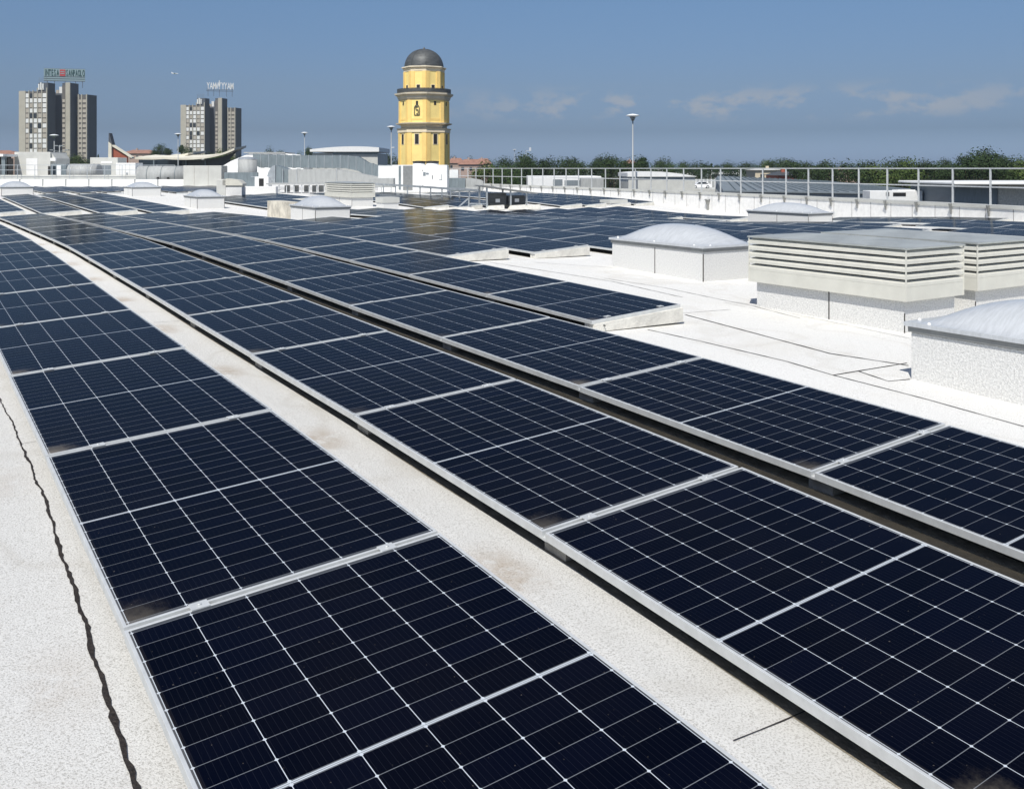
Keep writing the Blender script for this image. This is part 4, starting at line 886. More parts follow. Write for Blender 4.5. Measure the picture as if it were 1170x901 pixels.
q = MB(); q.box(9.5, 11.8, -.16, -.101, 3.5, 3.9); q.box(9.5, 11.8, -.16, -.101, 4.5, 4.9); q.build('logo_stripes', MT['sign_w'], lg)
P2 = (160.17,604.46,51.40)
r = thing('roof_sign', 'white standing letters in a row on top of the right high-rise', 'roof sign', P2, ang)
q = MB(); q.box(-.3, 18.8, -.05, .3, -1.2, -.9); q.box(-.3, 18.8, -.05, .3, -.2, 0); q.build('frame_bars', MT['hrg'], r)
for x in (1, 5, 9, 14, 18):
    q = MB(); q.bar((x, .3, -4.5), (x, .3, 3), .25, .25, upv=(0, 1, 0)); q.build('post', MT['hrg'], r)
r.scale = (.86, 1, 1)
for i, (ch, sz) in enumerate(zip('YAMWIYYAM', (6, 6, 6, 6.2, 8.0, 6.2, 6, 6, 6))):
    text_obj(ch, sz, MT['pane_w'], r, (.2+i*2.05, 0, .1), sx=.55)

# ------------------------------------------------------------------ church with the concave shell roof
D = 200; m_ = D/1079.57
ch = thing('church', 'low building with concave white shell roof, brick gable and dark-tipped pylon', 'church', (*(34.21,215.81,1.65)[:2], 0), R_AZ())
X = lambda px: (px-110)*m_; Zc = lambda y: H_CAM+(192.39-y)*m_
def shell(pts, dep, th, name, lift_back, m=MT['creamr']):
    q = MB()
    for a, b in zip(pts, pts[1:]):
        q.hexa([(X(a[0]), 0, Zc(a[1])-th), (X(b[0]), 0, Zc(b[1])-th), (X(b[0]), dep, Zc(b[1])-th+lift_back), (X(a[0]), dep, Zc(a[1])-th+lift_back)],
               [(X(a[0]), 0, Zc(a[1])), (X(b[0]), 0, Zc(b[1])), (X(b[0]), dep, Zc(b[1])+lift_back), (X(a[0]), dep, Zc(a[1])+lift_back)])
    return q.build(name, m, ch)
def curve(p0, p1, p2, n=14): return [((1-t)**2*p0[0]+2*t*(1-t)*p1[0]+t*t*p2[0], (1-t)**2*p0[1]+2*t*(1-t)*p1[1]+t*t*p2[1]) for t in [i/n for i in range(n+1)]]
shell(curve((186, 179.3), (242, 184.0), (271.5, 169.2)), 9, .42, 'front_shell_roof', .75)
shell(curve((142, 179.2), (176, 182.0), (206, 174.2)), 12, .42, 'rear_shell_roof', .7).location.y = 6
q = MB(); q.box(X(152), X(255), 3.5, 11, -10, Zc(182.3)); q.build('glazed_wall', MT['glassd'], ch)
q = MB(); pl = [(X(205), Zc(184)), (X(255), Zc(184.5)), (X(271), Zc(170.6)), (X(250), Zc(178)), (X(232), Zc(181.6)), (X(205), Zc(182.9))]
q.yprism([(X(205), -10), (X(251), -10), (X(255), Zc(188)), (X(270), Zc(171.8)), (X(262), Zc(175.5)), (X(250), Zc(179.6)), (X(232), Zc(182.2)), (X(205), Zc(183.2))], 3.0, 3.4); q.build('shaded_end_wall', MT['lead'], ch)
for px_ in (171, 200, 209, 232):
    q = MB(); q.box(X(px_), X(px_)+.25, 2.6, 2.85, -10, Zc(183)); q.build('column', MT['galv_d'], ch)
q = MB(); q.yprism([(X(127), -10), (X(144), -10), (X(144), Zc(179)), (X(127), Zc(167))], 1.0, 1.5); q.build('brick_gable', MT['brick'], ch)
q = MB(); q.yprism([(X(126), Zc(166.5)), (X(150), Zc(181)), (X(150), Zc(179.4)), (X(126), Zc(164.5))], .6, 2.0); q.build('gable_coping', MT['creamr'], ch)
q = MB(); q.yprism([(X(122), -10), (X(127), -10), (X(126.8), Zc(165)), (X(123.2), Zc(162))], .4, 2.2); q.build('pylon', MT['creamr'], ch)
q = MB(); q.yprism([(X(123.2), Zc(162)), (X(127.6), Zc(165.3)), (X(124), Zc(152)), (X(123.3), Zc(152))], .5, 2.0); q.build('pylon_tip', MT['hrg'], ch)

def house(name, label, px0, px1, ye, yr, d, mw, mr, rz=0, hip=.5, dep=9, wins=3, zb=-10.5):
    pass
def gable_house(label, x0, w, ze, zr, p, mw, mr, dep=9, nw=4, cat='house', rz=0, group=None):
    """hipped-roof house: wall, roof (> chimney), windows"""
    r = thing('house', label, cat, (p[0], p[1], 0), R_AZ(rz), group)
    q = MB(); q.box(0, w, 0, dep, -10.5, ze); q.build('wall', mw, r)
    q = MB(); o = .5; n = 0; q.v += [(-o, -o, ze), (w+o, -o, ze), (w+o, dep+o, ze), (-o, dep+o, ze), (w*.22, dep/2, zr), (w*.78, dep/2, zr)]
    for fc in ((0, 1, 5, 4), (1, 2, 5), (2, 3, 4, 5), (3, 0, 4), (3, 2, 1, 0)): q.f.append(fc); q.mi.append(0); q.sm.append(False)
    ro = q.build('roof', mr, r)
    q = MB(); q.box(w*.35, w*.35+.7, dep*.4, dep*.4+.7, zr-1.5, zr+.6); q.build('chimney', mw, ro)
    for i in range(nw):
        x = w*(i+.5)/nw; q = MB(); q.box(x-.5, x+.5, -.06, -.001, ze-2.2, ze-.9); q.build('window', MT['glassd'], r)
    return r
gable_house('house with orange tiled roof between the white gable and the trees', 0, 13.5, 7.84, 9.50, (77.45,425.80,2.46), MT['pink'], MT['tile'], nw=5)
gable_house('pink house with tiled roof at the far left edge behind the dark shelter', 0, 22, 5.99, 7.38, (12.05,348.97,2.24), MT['pink'], MT['tile'])
for i, (a, b, e, rg, d, t) in enumerate([(506, 524, 185.5, 180.5, 420, 'pale tile-roofed house touching the right side of the yellow tower'), (524, 545, 187, 182, 340, 'wide pink house with tiled roof right of the yellow tower'), (545, 560, 185, 181, 420, 'pink tile-roofed house where the tree line begins'), (603, 612, 185.5, 183.2, 400, 'small pink house showing between dark trees')]):
    pass
gable_house('pale tile-roofed house touching the right side of the yellow tower', 0, 7.2, 3.76, 5.98, (193.37,351.23,2.46), MT['pink'], MT['tile'], nw=2)
gable_house('wide pink house with tiled roof right of the yellow tower', 0, 9.0, 2.96, 4.91, (167.80,296.33,2.33), MT['pink'], MT['tile'], nw=3)
gable_house('pink tile-roofed house where the long tree line begins', 0, 7, 3.67, 6.01, (213.50,362.05,2.51), MT['pink'], MT['tile'], nw=2)
gable_house('small pink house showing between dark trees left of the tall lamp', 0, 4, 3.48, 4.88, (244.38,294.62,2.42), MT['pink'], MT['tile'], nw=1)
gable_house('pale house seen through the railing, right of the white parked cars', 0, 10.5, 1.13, 1.55, (174.25,161.38,-0.04), MT['beige'], MT['greyw'], nw=3)
gable_house('red brick house seen through the railing behind trees', 0, 5.0, 0.15, 0.94, (147.80,130.84,-0.64), MT['brick'], MT['lead'], nw=2)
gable_house('pink house with red windows seen through the railing', 0, 5.6, 1.07, 1.43, (215.82,170.31,-0.98), MT['pink'], MT['tile'], nw=2)
r = block('apartment_block', 'long white apartment block with balcony bands beyond the trees', 'building', (301.52,305.43,0.56), 13, -10.5, 1.26, 8, MT['white'])
for i in range(3):
    q = MB(); q.box(.5, 12.5, -.3, -.001, 0.37-i*2.6, 0.37-i*2.6+1.2); q.build('balcony_band', MT['glassd'], r)
r = block('apartment_block', 'white apartment block left of the long one, beyond the trees', 'building', (267.84,303.31,0.61), 18, -10.5, 1.20, 8, MT['white'])
for i in range(3):
    q = MB(); q.box(3, 17, -.3, -.001, 0.24-i*2.6, 0.24-i*2.6+1.1); q.build('balcony_band', MT['glassd'], r)

# ------------------------------------------------------------------ roofs and machines beyond the railing
r = block('low_white_building', 'long low white building beyond the railing, left part', 'building', (48.85,73.21,-0.10), 7.0, -10.5, 0.84, 8, MT['white'])
q = MB(); q.box(2.4, 3.3, -.03, -.001, -0.02, 0.55); q.box(3.5, 6.4, -.03, -.001, -0.02, 0.47); q.build('window_strip', MT['blueg'], r)
block('white_box_unit', 'white square unit on the low white building', 'machine', (48.14,71.29,0.18), 1.8, -3, 0.73, 1, MT['white'])
q = MB(); q.box(.0,.0001,0,.0001,0,.0001)
block('ribbed_white_annex', 'ribbed white annex between low building and dark trees', 'building', (51.82,68.92,-0.06), 2.1, -10.5, 0.73, 6, MT['galv_l'])
r = block('beige_hall', 'beige hall with shallow arched white roof right of the tall lamp', 'building', (52.86,63.49,-0.22), 5.9, -10.5, 0.85, 7, MT['greyw'])
q = MB(); arc = [(-.1+6.1*i/12, 0.89+.42*math.sin(PI*(.25+.75*i/12))) for i in range(13)]; q.yprism([(-.1, 0.85+.001)]+arc+[(6.0, 0.85+.001)], -.2, 7.2); q.build('roof', MT['white'], r)
q = MB(); q.box(1.4, 5.0, -.03, -.001, 0.62, 0.77); q.build('window_strip', MT['galv_d'], r)
r = block('corrugated_wall', 'pale corrugated wall behind the two parked white cars', 'wall', (145.47,162.06,-2.73), 23.5, -10.5, -0.87, .6, MT['galv_l'])
q = MB(); [q.box(i*.9, i*.9+.3, -.12, -.001, -9, -0.93) for i in range(26)]; q.build('ribs', MT['white'], r)
r = block('parking_deck', 'upper parking deck with two white cars beyond the railing', 'parking deck', (132.31,147.94,-2.35), 20, -10.5, -2.71, 16, MT['greyw'])
car = thing('parked_car', 'white car parked on the upper deck, left one of the two', 'car', (*(137.19,149.55,-2.43)[:2], -2.71), R_AZ(6), 'white cars on the parking deck')
body = [(0, .25), (.05, .75), (.9, .92), (1.5, 1.42), (3.0, 1.45), (3.9, .98), (4.3, .85), (4.35, .25)]
q = MB(); q.yprism([(x, z) for x, z in body][::-1], 0, 1.75); q.build('body', MT['car_w'], car)
q = MB(); q.yprism([(1.1, .95), (1.58, 1.35), (2.95, 1.37), (3.6, .98)][::-1], -.02, 1.77); q.build('side_windows', MT['glassd'], car)
for x in (.85, 3.45):
    for y in (-.03, 1.58):
        q = MB(); q.tube((x, y, .33), (x, y+.2, .33), .33, n=14); w_ = q.build('wheel', MT['black'], car)
        q = MB(); q.tube((x, y-.01, .33), (x, y+.21, .33), .19, n=10); q.build('rim', MT['alu'], w_)
cm_ = Matrix.Translation((140.85,148.39,-2.45)[:2]+(-2.71,)) @ Matrix.Rotation(R_AZ(-4), 4, 'Z')
copy_tree(car, cm_, 'white car parked on the upper deck, right one of the two')
# blue-grey standing-seam roof, sloping away
r = thing('metal_roof_hall', 'hall with long sloping blue-grey standing-seam metal roof beyond the railing', 'building', (*(51.13,50.34,-0.34)[:2], 0), R_AZ(4))
q = MB(); q.hexa([(0, 0, -10.5), (19, 0, -10.5), (19, 12, -10.5), (0, 12, -10.5)], [(.0, 0, -0.15), (19, 0, -0.47), (17, 12, -0.47+.3), (3, 12, 0.31)]); q.build('wall', MT['galv_l'], r)
q = MB(); q.hexa([(-.2, -.2, -0.15), (19, -.2, -0.47), (17, 12, -0.47+.3), (2.8, 12, 0.31+.2)], [(-.2, -.2, -0.15+.12), (19, -.2, -0.47+.12), (13.0, 12, 0.11+.35), (3.0, 12, 0.37+.55)]); ro = q.build('roof', MT['blueg'], r)
q = MB(); [q.bar((x, -.18, -0.15+.16-x*.0175), (3.0+x*.58, 11.8, 0.37+.59-x*.028), .05, .06) for x in [i*.8 for i in range(1, 22)]]; q.build('standing_seams', MT['galv_d'], ro)
q = MB(); q.box(3.0, 7.0, 12.2, 12.6, -2, 0.63+.1); q.build('white_panels', MT['white'], r)
r = block('white_rooftop_unit', 'white rooftop unit with dark grille beyond the railing, right part', 'machine', (49.86,36.89,-0.34), 3.3, -6, 0.20, 1.2, MT['white'])
q = MB(); q.box(1.45, 2.25, -.03, -.001, -0.12, 0.09); q.build('grille', MT['black'], r)
q = MB(); q.box(1.8, 2.9, .1, 1.0, 0.20+.001, 0.26); q.build('top_cover', MT['white'], r)
q = MB(); q.box(1.0, 1.06, -.02, -.001, -0.12, 0.12); q.box(1.15, 1.21, -.02, -.001, -0.12, 0.12); q.build('slot', MT['black'], r)
r = thing('thin_railing', 'thin distant railing between white rooftop unit and flat-roofed pavilion', 'railing', (*(54.34,36.39,-0.40)[:2], 0), R_AZ())
for i in range(4):
    q = MB(); q.bar((i*.75, 0, -3), (i*.75, 0, -0.01), .04, upv=(0, 1, 0)); q.build('post', MT['galv'], r)
for y in (-0.01, -0.12):
    q = MB(); q.bar((0, 0, y), (2.3, 0, y), .04); q.build('pipe', MT['galv'], r)
r = block('flat_roof_pavilion', 'flat-roofed pavilion with white overhanging roof slab and block wall, far right', 'building', (50.50,31.72,-0.40), 2.5, -10.5, 0.67, 6, MT['blueg'])
q = MB(); q.box(2.501, 9, -.1, 6, -10.5, 0.62); q.build('block_wall', MT['conc'], r)
q = MB(); q.bbox(-.6, 9.4, -1.2, 6.5, 0.68, 0.81, .05); q.build('roof_slab', MT['white'], r)

# ------------------------------------------------------------------ lamp posts with flat round heads
def lamp(p, ztop, dia, label):
    r = thing('street_lamp', label, 'street lamp', (p[0], p[1], -10.5), 0, 'tall street lamps with round flat heads')
    h = ztop+10.5; q = MB(); q.tube((0, 0, 0), (0, 0, h-.55), .10, .055, n=10); q.build('pole', MT['pole'], r)
    q = MB(); q.lathe((0, 0, h), [(0, -.02), (dia*.30, -.08), (dia*.5, -.17), (dia*.5, -.20), (dia*.2, -.30), (.10, -.36), (.08, -.62), (0, -.62)][::-1], 20)
    q.build('lamp_head', MT['lampd'], r)
    q = MB(); q.lathe((0, 0, h), [(0, -.62), (.11, -.62), (.16, -.50), (dia*.22, -.305), (0, -.30)], 14); q.build('lamp_collar', MT['alu_dark'], r)
    return r
lamp((51.89,61.75,1.01), 6.22, 1.15, 'tall lamp right of centre, standing alone against the sky')
r = lamp((54.20,113.77,0.70), 7.24, 1.2, 'tall lamp with round head just left of the yellow tower')
q = MB(); q.lathe((.3, 0, 10.5+4.34), [(0, -.05), (.28, -.05), (.30, .0), (0, .06)], 10); q.build('camera_dome', MT['lampd'], r)
lamp((57.03,153.56,1.93), 7.76, 1.2, 'lamp with round head above the silver ducts')
lamp((39.02,165.15,1.93), 7.56, 1.3, 'lamp with round head left of the right high-rise')
lamp((17.37,143.40,1.87), 6.29, 1.25, 'lamp with round head in front of the left high-rise')
lamp((179.32,277.03,2.31), 8.27, 1.4, 'small distant lamp above the trees, left one of two')
r = thing('pole_mast', 'thin distant mast with a small upright white panel above the trees', 'mast', (*(154.99,233.23,2.20)[:2], -10.5))
q = MB(); q.tube((0, 0, 0), (0, 0, 6.87+10.5), .12, .06, n=8); q.build('pole', MT['pole'], r); q = MB(); q.box(1.3, 1.7, -.2, .2, 6.74+10.5, 7.77+10.5); q.bar((0, 0, 6.87+10.4), (1.5, 0, 6.87+10.5), .1); q.build('antenna_panel', MT['lampd'], r)
r = thing('multi_head_lamp', 'short three-armed lamp beside the round-headed lamp near the left high-rise', 'street lamp', (*(16.60,132.01,1.84)[:2], -10.5), R_AZ())
q = MB(); q.tube((0, 0, 0), (0, 0, 4.51+10.5), .1, .06, n=8); q.build('pole', MT['pole'], r)
for dx, y in ((-1.0, 171), (1.0, 171), (.35, 166), (-.35, 166)):
    q = MB(); z = 3.96+10.5 if y == 171 else 4.51+10.5; q.bar((0, 0, z-.25), (dx, 0, z-.1), .06); q.box(dx-.22, dx+.22, -.15, .15, z-.12, z); q.build('lamp_arm', MT['pole'], r)

# ------------------------------------------------------------------ aeroplane
r = thing('aeroplane', 'tiny distant white aeroplane in the sky between the high-rises', 'aeroplane', (358.22,1553.16,152.18), R_AZ(4))
q = MB(); q.tube((0, 0, 0), (7.5, 0, -.5), .75, .75, n=12); q.tube((-1.6, 0, .1), (0, 0, 0), .2, .75, n=12); q.tube((7.5, 0, -.5), (9.5, 0, -.5), .75, .15, n=12); q.build('fuselage', MT['lampd'], r)
q = MB(); q.hexa([(3, -5, .0), (4.5, -5, .0), (5.2, 0, -.3), (2.6, 0, -.3)], [(3, -5, .15), (4.5, -5, .15), (5.2, 0, -.1), (2.6, 0, -.1)]); q.hexa([(2.6, 0, -.3), (5.2, 0, -.3), (4.5, 5, .0), (3, 5, .0)], [(2.6, 0, -.1), (5.2, 0, -.1), (4.5, 5, .15), (3, 5, .15)]); q.build('wing', MT['lampd'], r)
q = MB(); q.yprism([(-1.4, .1), (.3, .5), (-.7, 2.2), (-1.4, 2.2)], -.08, .08); q.build('tail_fin', MT['lampd'], r)

# ------------------------------------------------------------------ trees
def tree_meshes(seed, h, w, crown0, kind, leaf, n=6500, ls=.27):
    rr = random.Random(seed); tr = MB(); lean = rr.uniform(-.3, .3)
    top = Vector((lean, rr.uniform(-.3, .3), h*.72)); tr.tube((0, 0, 0), tuple(top*.5), h*.022, h*.015, n=8); tr.tube(tuple(top*.5), tuple(top), h*.015, h*.005, n=8)
    cl = []
    for i in range(rr.randint(13, 18)):
        a = rr.uniform(0, 2*PI); t = rr.random(); z = h*(crown0+(1-crown0)*t)*.93
        if kind == 'cone': R = w*.5*(1-t)*1.0+w*.05
        else: R = w*.5*math.sqrt(max(.05, 1-(2*t-.85)**2*.75))
        rad_ = R*rr.uniform(.35, .8); c = Vector((math.cos(a)*rad_, math.sin(a)*rad_, z)); s = w*rr.uniform(.15, .26)*(.6 if kind == 'cone' else 1)
        cl.append((c, s)); tr.tube(tuple(top*min(.95, z/h*.8)), tuple(c), h*.006, h*.002, n=5)
    cl.append((Vector((lean, 0, h*.86)), w*.2)); cl.append((Vector((0, 0, h*(crown0+.25))), w*.32))
    lf = MB(); tot = sum(s*s for _, s in cl)
    for c, s in cl:
        for _ in range(int(n*s*s/tot)):
            d = Vector((rr.gauss(0, 1), rr.gauss(0, 1), rr.gauss(0, 1))).normalized()*s*rr.uniform(.35, .95)
            d.z *= .8; p = c+d
            if p.z < h*crown0*.7: continue
            nrm = (d.normalized()+Vector((rr.uniform(-.6, .6), rr.uniform(-.6, .6), rr.uniform(-.2, .9)))).normalized()
            u = nrm.orthogonal().normalized(); v = nrm.cross(u); k_ = ls*rr.uniform(.6, 1.3); a = rr.uniform(0, PI); u2 = u*math.cos(a)+v*math.sin(a); v2 = nrm.cross(u2)
            lf.quad([p-u2*k_/2, p+v2*k_*.35, p+u2*k_/2, p-v2*k_*.35])
    return tr.mesh('trunk', MT['bark']), lf.mesh('crown', leaf)
KINDS = {
 'round': ('tree', [tree_meshes(11, 13, 10, .22, 'r', MT['leafA']), tree_meshes(12, 13, 11, .18, 'r', MT['leafB']), tree_meshes(13, 13, 9, .25, 'r', MT['leafC'])]),
 'dark': ('tree', [tree_meshes(21, 13, 9, .15, 'r', MT['leafB']), tree_meshes(22, 13, 12, .15, 'r', MT['leafB'])]),
 'cone': ('conifer', [tree_meshes(31, 14, 6, .1, 'cone', MT['leafB']), tree_meshes(32, 14, 5, .1, 'cone', MT['leafB'])]),
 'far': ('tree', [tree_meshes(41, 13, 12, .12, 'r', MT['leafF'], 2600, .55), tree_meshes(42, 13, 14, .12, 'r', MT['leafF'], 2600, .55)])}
tcount = [0]
def tree(p, ztop, wid, kind, label, group='trees beyond the roof'):
    nm, prot = KINDS[kind]; rr = random.Random(tcount[0]*7+3); tcount[0] += 1
    tm, lm = prot[rr.randrange(len(prot))]; base = -10.5; hs = (ztop-base)/(13.2 if kind != 'cone' else 13.4)
    wbase = {'round': 10, 'dark': 10.5, 'cone': 5.5, 'far': 13}[kind]
    r = thing(nm, label, 'tree', (p[0], p[1], base), rr.uniform(0, 6.28), group); r.scale = (wid/wbase, wid/wbase, hs)
    for n_, me in (('trunk', tm), ('crown', lm)):
        o = bpy.data.objects.new(n_, me); sc.collection.objects.link(o); o.parent = r
    return r
